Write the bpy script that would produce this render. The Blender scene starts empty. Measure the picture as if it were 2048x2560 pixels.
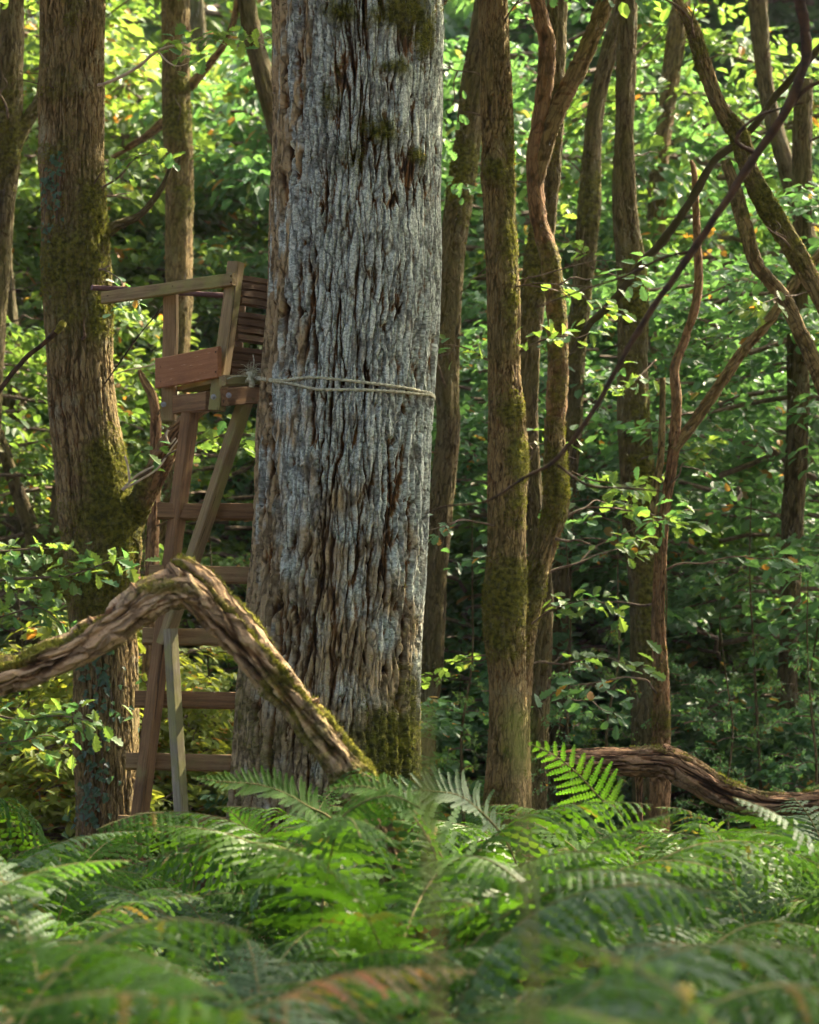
import bpy, math, random
import numpy as np
from mathutils import Vector, Matrix

random.seed(7)
R = math.radians
scene = bpy.context.scene
COL = scene.collection

# ------------------------------------------------------------------ camera, sky, sun, exposure
CAM = Vector((0.0, 0.0, 1.6))
DF = 14.0                      # distance to the big oak
FW = 4.3                       # metres across the frame at that distance
PITCH = math.atan(470 * FW / 2048 / DF)
cd = bpy.data.cameras.new('camera')
cam = bpy.data.objects.new('camera', cd)
COL.objects.link(cam)
cam.location = CAM
cam.rotation_euler = (R(90) + PITCH, 0, 0)
cd.sensor_fit = 'HORIZONTAL'
cd.sensor_width = 36
cd.lens = 36 * DF / FW
cd.clip_end = 500
cd.dof.use_dof = True
cd.dof.focus_distance = 13.8
cd.dof.aperture_fstop = 4.2
scene.camera = cam

SUN_AZ, SUN_EL = 50.0, 47.0    # azimuth clockwise from +Y (behind the trees, to the right)
w = bpy.data.worlds.new('World')
scene.world = w
w.use_nodes = True
nt = w.node_tree
bg = nt.nodes['Background']
sky = nt.nodes.new('ShaderNodeTexSky')
sky.sky_type = 'NISHITA'
sky.sun_disc = False
sky.dust_density = 8.0
sky.ozone_density = 0.1
sky.air_density = 0.45
sky.sun_elevation = R(SUN_EL)
sky.sun_rotation = R(SUN_AZ)
nt.links.new(sky.outputs[0], bg.inputs[0])
bg.inputs[1].default_value = 0.15
sl = bpy.data.lights.new('sun', 'SUN')
sl.energy = 5.0
sl.angle = R(0.5)
sl.color = (1.0, 0.83, 0.6)
sun = bpy.data.objects.new('sun', sl)
COL.objects.link(sun)
SUNV = Vector((math.sin(R(SUN_AZ)) * math.cos(R(SUN_EL)), math.cos(R(SUN_AZ)) * math.cos(R(SUN_EL)), math.sin(R(SUN_EL))))
sun.rotation_euler = SUNV.to_track_quat('Z', 'Y').to_euler()
sun.location = SUNV * 60
vs = scene.view_settings
vs.view_transform = 'Standard'
vs.look = 'None'
vs.exposure = 2.4
vs.gamma = 1
vs.use_curve_mapping = False
scene.cycles.use_adaptive_sampling = True
scene.cycles.adaptive_threshold = 0.03
scene.cycles.max_bounces = 5
scene.cycles.diffuse_bounces = 3
scene.cycles.glossy_bounces = 2
scene.cycles.transmission_bounces = 4
scene.cycles.transparent_max_bounces = 4
scene.cycles.sample_clamp_indirect = 6

# ------------------------------------------------------------------ pixel -> world
_cp, _sp = math.cos(PITCH), math.sin(PITCH)
_k = FW / DF / 2048
def P(u, v, d):
    """point at world Y = d seen at pixel (u, v) of the 2048 x 2560 photograph"""
    x = (u - 1024) * _k
    y = (1280 - v) * _k
    t = d / (_cp - y * _sp)
    return Vector((t * x, d, CAM.z + t * (_sp + y * _cp)))
Q = 2048 / 1725.0
def F(u, v, d):
    return P(u * Q, v * Q, d)
def MPP(d):
    return _k * d

# ------------------------------------------------------------------ numpy noise
def _hash(ix, iy, seed):
    h = (ix.astype(np.int64) * 374761393 + iy.astype(np.int64) * 668265263 + seed * 1442695041) & 0xFFFFFFFF
    h = ((h ^ (h >> 13)) * 1274126177) & 0xFFFFFFFF
    h = ((h ^ (h >> 16)) * 2246822519) & 0xFFFFFFFF
    h = h ^ (h >> 15)
    return (h & 0xFFFFFF) / float(0x1000000)

def vnoise(x, y, seed, per=None):
    ix = np.floor(x); iy = np.floor(y)
    fx = x - ix; fy = y - iy
    fx = fx * fx * (3 - 2 * fx); fy = fy * fy * (3 - 2 * fy)
    ix = ix.astype(np.int64); iy = iy.astype(np.int64)
    i2 = ix + 1
    if per:
        ix = ix % per; i2 = i2 % per
    a = _hash(ix, iy, seed); b = _hash(i2, iy, seed)
    c = _hash(ix, iy + 1, seed); d = _hash(i2, iy + 1, seed)
    return (a * (1 - fx) + b * fx) * (1 - fy) + (c * (1 - fx) + d * fx) * fy

def fbm(x, y, seed, per=None, octv=4):
    s = 0.0; a = 0.5; tot = 0.0
    for o in range(octv):
        s = s + a * vnoise(x, y, seed + o * 17, per)
        tot += a
        x = x * 2; y = y * 2; a *= 0.5
        if per: per *= 2
    return s / tot

def voronoi(x, y, seed, per, jit=0.9):
    ix = np.floor(x).astype(np.int64); iy = np.floor(y).astype(np.int64)
    f1 = np.full(x.shape, 9.0); f2 = np.full(x.shape, 9.0); idr = np.zeros(x.shape)
    for dx in (-1, 0, 1):
        for dy in (-1, 0, 1):
            cx = ix + dx; cy = iy + dy
            hx = cx % per
            px = cx + 0.5 + jit * (_hash(hx, cy, seed) - 0.5)
            py = cy + 0.5 + jit * (_hash(hx, cy, seed + 5) - 0.5)
            dd = np.sqrt((x - px) ** 2 + (y - py) ** 2)
            near = dd < f1
            f2 = np.where(near, f1, np.minimum(f2, dd))
            idr = np.where(near, _hash(hx, cy, seed + 9), idr)
            f1 = np.where(near, dd, f1)
    return f1, f2, idr

def unit(a):
    return a / np.maximum(np.linalg.norm(a, axis=-1, keepdims=True), 1e-9)

def sstep(a, b, x):
    t = np.clip((x - a) / (b - a), 0, 1)
    return t * t * (3 - 2 * t)

# ------------------------------------------------------------------ mesh helpers
def mesh_from(name, V, faces, mats=None, fmat=None, smooth=True, col=None, cname='bk'):
    """faces: int array (n,3|4) or list of such arrays; fmat: list of material indices per array"""
    if not isinstance(faces, list):
        faces = [faces]
    me = bpy.data.meshes.new(name)
    V = np.asarray(V, dtype=np.float32)
    loops = np.concatenate([f.ravel() for f in faces]).astype(np.int32)
    counts = np.concatenate([np.full(len(f), f.shape[1]) for f in faces]).astype(np.int32)
    starts = np.concatenate([[0], np.cumsum(counts)[:-1]]).astype(np.int32)
    me.vertices.add(len(V)); me.vertices.foreach_set('co', V.ravel())
    me.loops.add(len(loops)); me.loops.foreach_set('vertex_index', loops)
    me.polygons.add(len(counts)); me.polygons.foreach_set('loop_start', starts)
    me.polygons.foreach_set('loop_total', counts)
    if fmat is not None:
        mi = np.concatenate([np.full(len(f), m) for f, m in zip(faces, fmat)]).astype(np.int32)
        me.polygons.foreach_set('material_index', mi)
    me.polygons.foreach_set('use_smooth', np.full(len(counts), bool(smooth)))
    if col is not None:
        ca = me.color_attributes.new(cname, 'FLOAT_COLOR', 'POINT')
        ca.data.foreach_set('color', np.asarray(col, dtype=np.float32).ravel())
        if cname == 'bk' and len(tube_arrays.tv) == len(V):
            va = me.attributes.new('tv', 'FLOAT_VECTOR', 'POINT')
            va.data.foreach_set('vector', np.asarray(tube_arrays.tv, dtype=np.float32).ravel())
    for m in mats or []:
        me.materials.append(m)
    me.update(calc_edges=True)
    me.validate()
    return me

def link(name, me, parent=None, loc=None):
    o = bpy.data.objects.new(name, me)
    COL.objects.link(o)
    if parent is not None:
        o.parent = parent
    if loc is not None:
        o.location = loc
    return o

def tag(o, label=None, cat=None, group=None, kind=None):
    if label: o['label'] = label
    if cat: o['category'] = cat
    if group: o['group'] = group
    if kind: o['kind'] = kind
    return o

def thing(name, label, cat, loc, group=None, rz=0.0):
    o = bpy.data.objects.new(name, None)
    o.empty_display_size = 0.1
    COL.objects.link(o)
    o.location = loc
    o.rotation_euler = (0, 0, rz)
    return tag(o, label, cat, group)

def catmull(pts, n):
    pts = np.asarray(pts, float)
    m = len(pts)
    ext = np.vstack([2 * pts[0] - pts[1], pts, 2 * pts[-1] - pts[-2]])
    d = np.concatenate([[0], np.cumsum(np.linalg.norm(np.diff(pts[:, :3], axis=0), axis=1))])
    s = np.linspace(0, d[-1], n)
    i = np.clip(np.searchsorted(d, s, side='right') - 1, 0, m - 2)
    t = ((s - d[i]) / np.maximum(d[i + 1] - d[i], 1e-9))[:, None]
    p0, p1, p2, p3 = ext[i], ext[i + 1], ext[i + 2], ext[i + 3]
    out = 0.5 * (2 * p1 + (p2 - p0) * t + (2 * p0 - 5 * p1 + 4 * p2 - p3) * t ** 2 + (3 * p1 - p0 - 3 * p2 + p3) * t ** 3)
    return out, s

def tube_arrays(pts, cols, rows, ref=(0, -1, 0), dispf=None, thetas=None, caps=False):
    """pts: (x, y, z, r) rows. returns V, F, col, centre line, s"""
    C4, s = catmull(pts, rows)
    C, r = C4[:, :3], np.maximum(C4[:, 3], 0.0008)
    T = np.gradient(C, axis=0)
    T /= np.linalg.norm(T, axis=1)[:, None]
    ref = np.asarray(ref, float)
    N = ref[None, :] - T * (T @ ref)[:, None]
    N /= np.linalg.norm(N, axis=1)[:, None]
    B = np.cross(T, N)
    th = np.linspace(-math.pi, math.pi, cols, endpoint=False) if thetas is None else thetas
    cols = len(th)
    rr = np.repeat(r[:, None], cols, 1)
    col = None
    if dispf is not None:
        dsp, col = dispf(th[None, :] + 0 * rr, s[:, None] + 0 * rr, float(np.mean(r)), C, N, B, rr)
        rr = rr + dsp
    V = C[:, None, :] + rr[:, :, None] * (np.cos(th)[None, :, None] * N[:, None, :] + np.sin(th)[None, :, None] * B[:, None, :])
    idx = np.arange(rows * cols).reshape(rows, cols)
    nx = np.roll(idx, -1, axis=1)
    Fq = np.stack([idx[:-1], nx[:-1], nx[1:], idx[1:]], -1).reshape(-1, 4)
    V = V.reshape(-1, 3)
    rm = float(np.mean(r))
    tv = np.stack([np.cos(th)[None, :] * rm + 0 * rr, np.sin(th)[None, :] * rm + 0 * rr, s[:, None] + 0 * rr], -1).reshape(-1, 3)
    faces = [Fq]
    if caps:
        n0 = len(V)
        V = np.vstack([V, C[0], C[-1]])
        tv = np.vstack([tv, [0, 0, s[0]], [0, 0, s[-1]]])
        a = np.stack([nx[0], idx[0], np.full(cols, n0)], -1)
        b = np.stack([idx[-1], nx[-1], np.full(cols, n0 + 1)], -1)
        faces += [a, b]
        if col is not None:
            col = np.concatenate([col.reshape(-1, 4), [[0.3, 0, 0, 1], [0.3, 0, 0, 1]]])
    if col is not None:
        col = col.reshape(-1, 4)
    tube_arrays.tv = tv
    return V, faces, col

# ------------------------------------------------------------------ materials
def new_mat(name):
    m = bpy.data.materials.new(name)
    m.use_nodes = True
    n = m.node_tree.nodes
    for x in list(n): n.remove(x)
    out = n.new('ShaderNodeOutputMaterial')
    return m, m.node_tree, out

class NB:
    """small node builder"""
    def __init__(s, t): s.t = t
    def n(s, typ, **kw):
        x = s.t.nodes.new(typ)
        for k, v in kw.items(): setattr(x, k, v)
        return x
    def l(s, a, b): s.t.links.new(a, b)
    def val(s, sock, v):
        if isinstance(v, (int, float, tuple, list)): sock.default_value = v
        else: s.l(v, sock)
    def math(s, op, a, b=0.0, clamp=False):
        x = s.n('ShaderNodeMath', operation=op, use_clamp=clamp)
        s.val(x.inputs[0], a); s.val(x.inputs[1], b)
        return x.outputs[0]
    def mix(s, f, a, b, mode='MIX'):
        x = s.n('ShaderNodeMix', data_type='RGBA', blend_type=mode)
        s.val(x.inputs[0], f)
        s.val(x.inputs[6], a if not isinstance(a, tuple) else (*a[:3], 1)); s.val(x.inputs[7], b if not isinstance(b, tuple) else (*b[:3], 1))
        return x.outputs[2]
    def ramp(s, f, stops):
        x = s.n('ShaderNodeValToRGB')
        e = x.color_ramp.elements
        while len(e) < len(stops): e.new(0.5)
        for i, (p, c) in enumerate(stops):
            e[i].position = p; e[i].color = (*c[:3], 1)
        s.val(x.inputs[0], f)
        return x.outputs[0]
    def smooth(s, f, a, b):
        x = s.n('ShaderNodeMapRange', interpolation_type='SMOOTHSTEP')
        s.val(x.inputs[0], f); x.inputs[1].default_value = a; x.inputs[2].default_value = b
        return x.outputs[0]
    def noise(s, vec, scale, detail=4.0, rough=0.55, stretch=None):
        if stretch:
            mp = s.n('ShaderNodeMapping'); s.l(vec, mp.inputs[0]); mp.inputs[3].default_value = stretch; vec = mp.outputs[0]
        x = s.n('ShaderNodeTexNoise')
        s.l(vec, x.inputs['Vector'])
        x.inputs['Scale'].default_value = scale; x.inputs['Detail'].default_value = detail; x.inputs['Roughness'].default_value = rough
        return x.outputs[0]
    def bump(s, h, strength, dist, nrm=None):
        x = s.n('ShaderNodeBump')
        x.inputs['Strength'].default_value = strength; x.inputs['Distance'].default_value = dist
        s.val(x.inputs['Height'], h)
        if nrm: s.l(nrm, x.inputs['Normal'])
        return x.outputs[0]

def bark_mat(name, fissure, mid, plate, lichen, moss=(0.19, 0.185, 0.022), moss2=(0.06, 0.066, 0.010), warm=(0.17, 0.075, 0.025), grain=(30, 30, 7), bump=0.5, film=0.0, crack=(38, 38, 5)):
    m, t, out = new_mat(name)
    b = NB(t)
    at = b.n('ShaderNodeAttribute', attribute_name='bk')
    sep = b.n('ShaderNodeSeparateColor'); b.l(at.outputs['Color'], sep.inputs[0])
    H, M, Lc = sep.outputs
    tc = b.n('ShaderNodeAttribute', attribute_name='tv').outputs['Vector']
    n1 = b.noise(tc, 1.0, 5, 0.6, grain)
    n2 = b.noise(tc, 5.0, 4, 0.6)
    n3 = b.noise(tc, 55.0, 3, 0.6)
    hh = b.math('ADD', H, b.math('MULTIPLY', b.math('SUBTRACT', n1, 0.5), 0.55))
    inner = b.mix(b.smooth(n2, 0.42, 0.62), mid, warm)
    base = b.mix(b.smooth(hh, 0.18, 0.50), fissure, inner)
    pl = b.mix(b.smooth(n1, 0.3, 0.75), plate, tuple(x * 1.45 for x in plate))
    base = b.mix(b.smooth(hh, 0.46, 0.72), base, pl)
    lf = b.math('MULTIPLY', b.smooth(b.math('ADD', b.math('MULTIPLY', Lc, 1.0), b.math('MULTIPLY', b.math('SUBTRACT', n2, 0.5), 1.3)), 0.3, 0.75), b.smooth(b.math('ADD', hh, b.math('MULTIPLY', b.math('SUBTRACT', n3, 0.5), 0.6)), 0.38, 0.7))
    lc = b.mix(b.smooth(b.noise(tc, 75.0, 3, 0.7), 0.35, 0.65), lichen, tuple(x * 0.42 for x in lichen))
    base = b.mix(lf, base, lc)
    # fine cracks running along the grain
    wv = b.n('ShaderNodeVectorMath', operation='ADD'); b.l(tc, wv.inputs[0])
    wn = b.n('ShaderNodeTexNoise'); b.l(tc, wn.inputs['Vector']); wn.inputs['Scale'].default_value = 9.0
    wsc = b.n('ShaderNodeVectorMath', operation='SCALE'); b.l(wn.outputs['Color'], wsc.inputs[0]); wsc.inputs['Scale'].default_value = 0.05
    b.l(wsc.outputs[0], wv.inputs[1])
    mp = b.n('ShaderNodeMapping'); b.l(wv.outputs[0], mp.inputs[0]); mp.inputs[3].default_value = crack
    vo = b.n('ShaderNodeTexVoronoi', feature='DISTANCE_TO_EDGE'); b.l(mp.outputs[0], vo.inputs['Vector']); vo.inputs['Scale'].default_value = 1.0
    ck = b.smooth(b.math('ADD', vo.outputs['Distance'], b.math('MULTIPLY', b.math('SUBTRACT', n2, 0.5), 0.25)), 0.0, 0.13)
    base = b.mix(ck, b.mix(0.6, base, fissure), base)
    sp = b.noise(tc, 130.0, 2, 0.6, (1, 1, 0.5))
    base = b.mix(b.math('MULTIPLY', b.smooth(sp, 0.57, 0.68), 0.4), base, fissure)
    if film:
        base = b.mix(b.math('MULTIPLY', b.smooth(b.noise(tc, 2.2, 5, 0.65), 0.32, 0.68), film), base, (0.095, 0.09, 0.026))
    mf = b.smooth(b.math('ADD', M, b.math('MULTIPLY', b.math('SUBTRACT', b.math('ADD', b.math('MULTIPLY', b.noise(tc, 14.0, 5, 0.65), 0.5), b.math('MULTIPLY', b.noise(tc, 4.5, 4, 0.6), 0.5)), 0.5), 2.3)), 0.15, 0.85)
    mc = b.mix(b.smooth(b.noise(tc, 40.0, 3), 0.35, 0.65), moss2, moss)
    base = b.mix(mf, base, mc)
    bs = b.n('ShaderNodeBsdfPrincipled')
    b.l(base, bs.inputs['Base Color'])
    bs.inputs['Roughness'].default_value = 0.9
    bs.inputs['Specular IOR Level'].default_value = 0.15
    hb = b.math('ADD', b.math('MULTIPLY', n1, 1.0), b.math('MULTIPLY', n3, 0.35))
    hb = b.math('ADD', hb, b.math('MULTIPLY', ck, 0.6))
    nb = b.bump(hb, bump, 0.02)
    nb = b.bump(b.math('MULTIPLY', b.noise(tc, 60.0, 4, 0.7), mf), 1.0, 0.05, nb)
    b.l(nb, bs.inputs['Normal'])
    b.l(bs.outputs[0], out.inputs[0])
    for x in list(t.nodes):
        if x.type == 'VALTORGB' and not x.outputs[0].links: t.nodes.remove(x)
    return m

def leaf_mat(name, c1, c2, trans, autumn=(0.35, 0.16, 0.02), aut=0.03, rough=0.42, spec=0.5, tw=0.45):
    m, t, out = new_mat(name)
    b = NB(t)
    at = b.n('ShaderNodeAttribute', attribute_name='lf')
    sep = b.n('ShaderNodeSeparateColor'); b.l(at.outputs['Color'], sep.inputs[0])
    r1, r2, r3 = sep.outputs
    oi = b.n('ShaderNodeObjectInfo').outputs['Random']
    f = b.math('ADD', b.math('MULTIPLY', r1, 0.7), b.math('MULTIPLY', oi, 0.3))
    c = b.mix(f, c1, c2)
    fa = b.smooth(r2, 1 - aut - 0.02, 1 - aut + 0.02)
    c = b.mix(fa, c, autumn)
    tcol = b.mix(f, trans, tuple(x * y for x, y in zip(trans, (0.75, 0.95, 0.8))))
    tcol = b.mix(fa, tcol, tuple(x * 1.6 for x in autumn))
    bs = b.n('ShaderNodeBsdfPrincipled')
    b.l(c, bs.inputs['Base Color'])
    bs.inputs['Roughness'].default_value = rough
    bs.inputs['Specular IOR Level'].default_value = spec
    tr = b.n('ShaderNodeBsdfTranslucent'); b.l(tcol, tr.inputs[0])
    mx = b.n('ShaderNodeMixShader'); mx.inputs[0].default_value = tw
    b.l(bs.outputs[0], mx.inputs[1]); b.l(tr.outputs[0], mx.inputs[2])
    b.l(mx.outputs[0], out.inputs[0])
    return m

def plain_mat(name, c1, c2, scale=20, rough=0.85, stretch=None, bump=0.3):
    m, t, out = new_mat(name)
    b = NB(t)
    tc = b.n('ShaderNodeTexCoord').outputs['Object']
    n1 = b.noise(tc, scale, 5, 0.6, stretch)
    bs = b.n('ShaderNodeBsdfPrincipled')
    b.l(b.mix(b.smooth(n1, 0.3, 0.7), c1, c2), bs.inputs['Base Color'])
    bs.inputs['Roughness'].default_value = rough
    bs.inputs['Specular IOR Level'].default_value = 0.25
    b.l(b.bump(n1, bump, 0.01), bs.inputs['Normal'])
    b.l(bs.outputs[0], out.inputs[0])
    return m

def wood_mat(name, dark, light, algae=(0.13, 0.16, 0.05), alg=0.3, worn=None):
    m, t, out = new_mat(name)
    b = NB(t)
    tc = b.n('ShaderNodeTexCoord').outputs['Object']
    g = b.noise(tc, 1.0, 6, 0.65, (3.0, 60.0, 60.0))
    blot = b.noise(tc, 7.0, 4, 0.6, (0.6, 1, 1))
    fine = b.noise(tc, 160.0, 3, 0.6, (0.3, 1, 1))
    c = b.mix(b.smooth(g, 0.3, 0.72), dark, light)
    c = b.mix(b.math('MULTIPLY', b.smooth(blot, 0.62 - alg * 0.4, 0.85 - alg * 0.4), 0.85), c, algae)
    spl = b.noise(tc, 1.0, 3, 0.5, (1.6, 42.0, 42.0))
    c = b.mix(b.math('MULTIPLY', b.smooth(spl, 0.66, 0.69), 0.8), c, tuple(x * 0.25 for x in dark))
    stn = b.noise(tc, 3.2, 4, 0.6)
    c = b.mix(b.math('MULTIPLY', b.smooth(stn, 0.5, 0.72), 0.45), c, tuple(x * 0.55 for x in dark))
    if worn:
        sc = b.noise(tc, 1.0, 4, 0.6, (9.0, 110.0, 110.0))
        c = b.mix(b.smooth(sc, 0.64, 0.68), c, worn)
    c = b.mix(b.math('MULTIPLY', b.smooth(fine, 0.55, 0.75), 0.35), c, tuple(x * 0.4 for x in dark))
    bs = b.n('ShaderNodeBsdfPrincipled')
    b.l(c, bs.inputs['Base Color'])
    bs.inputs['Roughness'].default_value = 0.8
    bs.inputs['Specular IOR Level'].default_value = 0.25
    b.l(b.bump(b.math('ADD', g, b.math('MULTIPLY', fine, 0.4)), 0.35, 0.006), bs.inputs['Normal'])
    b.l(bs.outputs[0], out.inputs[0])
    return m

M_OAK = bark_mat('old_oak_bark', (0.014, 0.008, 0.003), (0.11, 0.062, 0.020), (0.25, 0.190, 0.095), (0.50, 0.56, 0.47), moss=(0.17, 0.17, 0.02), moss2=(0.05, 0.056, 0.009), warm=(0.17, 0.078, 0.018), grain=(45, 45, 7), bump=0.9, crack=(24, 24, 3.2))
M_BARK = bark_mat('brown_bark', (0.03, 0.019, 0.007), (0.10, 0.067, 0.026), (0.175, 0.125, 0.054), (0.25, 0.255, 0.175), warm=(0.14, 0.07, 0.022), grain=(60, 60, 9), bump=0.8, film=0.45)
M_DARKBARK = bark_mat('dark_bark', (0.016, 0.011, 0.005), (0.05, 0.036, 0.016), (0.09, 0.07, 0.034), (0.15, 0.165, 0.11), warm=(0.07, 0.042, 0.016), grain=(50, 50, 8), bump=0.7, film=0.5)
M_REDBARK = bark_mat('reddish_bark', (0.04, 0.02, 0.009), (0.12, 0.062, 0.028), (0.19, 0.11, 0.056), (0.26, 0.235, 0.15), warm=(0.18, 0.08, 0.03), grain=(50, 50, 6), bump=0.7, film=0.3)
M_LOG2 = bark_mat('red_brown_dead_wood', (0.016, 0.008, 0.004), (0.10, 0.050, 0.024), (0.22, 0.125, 0.065), (0.33, 0.22, 0.125), moss=(0.13, 0.135, 0.018), moss2=(0.05, 0.06, 0.01), grain=(60, 60, 5), bump=0.9, crack=(36, 36, 2.2))
M_LOG = bark_mat('weathered_dead_wood', (0.022, 0.012, 0.005), (0.16, 0.092, 0.040), (0.33, 0.22, 0.112), (0.52, 0.40, 0.24), moss=(0.30, 0.28, 0.03), moss2=(0.12, 0.12, 0.018), grain=(50, 50, 8), bump=1.0, crack=(26, 26, 3.5))  # lichen argument holds a pale tan that paints highlights on the wood
M_TWIG = plain_mat('twig_bark', (0.06, 0.04, 0.025), (0.16, 0.12, 0.08), 30)
M_PALETWIG = plain_mat('bleached_twig', (0.30, 0.24, 0.17), (0.45, 0.38, 0.28), 30)
M_DARKTWIG = plain_mat('dark_branch_bark', (0.014, 0.009, 0.004), (0.06, 0.032, 0.012), 22)
M_LEAF = leaf_mat('oak_leaf', (0.034, 0.092, 0.034), (0.075, 0.158, 0.048), (0.24, 0.37, 0.05), aut=0.025, rough=0.55, spec=0.3)
M_LEAFY = leaf_mat('sun_tinted_oak_leaf', (0.05, 0.12, 0.03), (0.10, 0.185, 0.04), (0.28, 0.38, 0.05), aut=0.04, rough=0.55, spec=0.3)  # yellower copy of the oak leaf; sun glow put into its colour
M_LEAFD = leaf_mat('shade_tinted_leaf', (0.036, 0.112, 0.052), (0.078, 0.178, 0.082), (0.16, 0.32, 0.07), aut=0.015, rough=0.5, spec=0.35)  # cooler copy of the oak leaf; shade is put into its colour
M_IVY = leaf_mat('ivy_leaf', (0.02, 0.05, 0.03), (0.05, 0.10, 0.06), (0.10, 0.2, 0.05), aut=0.0, rough=0.3)
M_FERN = leaf_mat('bracken_green', (0.014, 0.052, 0.005), (0.038, 0.095, 0.009), (0.10, 0.22, 0.010), autumn=(0.18, 0.10, 0.02), aut=0.02, rough=0.75, spec=0.12, tw=0.35)
M_FERNB = leaf_mat('bracken_pale', (0.026, 0.066, 0.022), (0.058, 0.104, 0.042), (0.09, 0.19, 0.02), autumn=(0.22, 0.12, 0.03), aut=0.02, rough=0.65, spec=0.25, tw=0.25)
M_FERNY = leaf_mat('bracken_turning', (0.10, 0.09, 0.018), (0.17, 0.10, 0.025), (0.3, 0.24, 0.03), autumn=(0.25, 0.09, 0.02), aut=0.3, rough=0.6, tw=0.4)
M_FERNV = leaf_mat('bracken_vivid', (0.032, 0.098, 0.007), (0.068, 0.142, 0.011), (0.11, 0.24, 0.012), autumn=(0.5, 0.3, 0.02), aut=0.0, rough=0.5, tw=0.5)
M_STALK = plain_mat('fern_stalk', (0.09, 0.10, 0.025), (0.20, 0.16, 0.06), 30, bump=0.1)

# ------------------------------------------------------------------ ground
def build_ground():
    n = 120
    xs = np.sign(np.linspace(-1, 1, n)) * np.abs(np.linspace(-1, 1, n)) ** 2.2 * 220
    ys = np.sign(np.linspace(-1, 1, n)) * np.abs(np.linspace(-1, 1, n)) ** 2.2 * 220 + 14
    X, Y = np.meshgrid(xs, ys)
    Z = (fbm(X * 0.35, Y * 0.35, 3, octv=3) - 0.5) * 0.16
    V = np.stack([X, Y, Z], -1).reshape(-1, 3)
    i = np.arange(n * n).reshape(n, n)
    Fq = np.stack([i[:-1, :-1], i[:-1, 1:], i[1:, 1:], i[1:, :-1]], -1).reshape(-1, 4)
    m, t, out = new_mat('leaf_litter')
    b = NB(t)
    tc = b.n('ShaderNodeTexCoord').outputs['Object']
    n1 = b.noise(tc, 3.0, 6, 0.7)
    n2 = b.noise(tc, 35.0, 4, 0.7)
    c = b.mix(b.smooth(n2, 0.35, 0.7), (0.035, 0.022, 0.012), (0.13, 0.075, 0.035))
    c = b.mix(b.smooth(n1, 0.5, 0.7), c, (0.05, 0.07, 0.02))
    bs = b.n('ShaderNodeBsdfPrincipled')
    b.l(c, bs.inputs['Base Color']); bs.inputs['Roughness'].default_value = 0.95
    b.l(b.bump(n2, 0.8, 0.04), bs.inputs['Normal'])
    b.l(bs.outputs[0], out.inputs[0])
    o = link('ground', mesh_from('ground', V, Fq, [m]))
    tag(o, 'brown forest floor covered with leaf litter', 'ground', kind='structure')
build_ground()

# ------------------------------------------------------------------ trunks with bark relief
def bark_disp(cw, ch, amp, seed, moss=(), lich=None, base_lich=0.3, fiss=(0.0, 0.22), wob=0.03, lmask=None, ampf=None, mossamp=0.022):
    """moss: (world point, rx, rz, strength)"""
    def f(th, s, r, C, N, B, rr):
        per = max(6, int(round(2 * math.pi * r / cw)))
        x = (th / (2 * math.pi) + 0.5) * per
        y = s / ch
        edge = sstep(0, 0.06, (th / (2 * math.pi) + 0.5)) * sstep(0, 0.06, 0.5 - th / (2 * math.pi))
        wx = (fbm(x * 0.45, y * 1.1, seed + 1, None, 3) - 0.5) * 1.3 * edge + (fbm(x * 1.5, y * 5.0, seed + 3, None, 2) - 0.5) * 0.6 * edge
        wy = fbm(x * 0.8, y * 0.4, seed + 2, None, 2) * 1.6 * edge
        xa, ya = x + wx, y + wy
        # furrows: zero lines of stretched noise at two scales, plus short cracks across the plates
        a1 = np.abs(fbm(xa * 0.72, ya * 0.48, seed + 11, None, 2) - 0.5)
        a2 = np.abs(fbm(xa * 1.2 + 3.7, ya * 0.85, seed + 12, None, 2) - 0.5)
        f1, f2, idr = voronoi(xa * 0.9, ya * 0.70, seed, per)
        v = f2 - f1
        wv = 0.72 + 0.5 * fbm(x * 0.3, y * 0.5, seed + 21, None, 2)
        h1 = sstep(0.006, 0.066, a1 / wv)
        h2 = sstep(0.006, 0.072, a2 / wv)
        h3 = sstep(fiss[0], fiss[1], v / wv)
        f1b, f2b, idb = voronoi(xa * 2.1, ya * 3.2, seed + 40, per * 2)
        h4 = sstep(0.0, 0.22, f2b - f1b)
        fine = fbm(x * 5, y * 6, seed + 70, None, 3)
        h = (0.30 + 0.70 * h1) * (0.45 + 0.55 * h2) * (0.55 + 0.45 * h3)
        h = h * (0.72 + 0.14 * h4 + 0.20 * idr + 0.10 * idb) + (fine - 0.5) * 0.30
        h = np.clip(h, 0, 1)
        P3 = C[:, None, :] + rr[:, :, None] * (np.cos(th)[..., None] * N[:, None, :] + np.sin(th)[..., None] * B[:, None, :])
        M = np.zeros_like(h)
        for (pt, rx, rz, st) in moss:
            q = ((P3[..., 0] - pt[0]) / rx) ** 2 + ((P3[..., 2] - pt[2]) / rz) ** 2 + ((P3[..., 1] - pt[1]) / (rx * 2.5 + 0.25)) ** 2
            M = np.maximum(M, st * np.exp(-q * 0.9))
        L = np.full_like(h, base_lich)
        if lmask: L = lmask(th, P3, h)
        a = amp if ampf is None else amp * ampf(th, P3)
        low = (fbm(x * 2.0 / per * 3, s * 1.3, seed + 90, 6, 3) - 0.5) * edge
        d = a * (h - 0.6) + wob * low * 2 + M * mossamp * (0.4 + fbm(x * 5, s * 40, seed + 95, None, 2))
        col = np.stack([h, M, L, np.ones_like(h)], -1)
        return d, col
    return f

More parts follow.
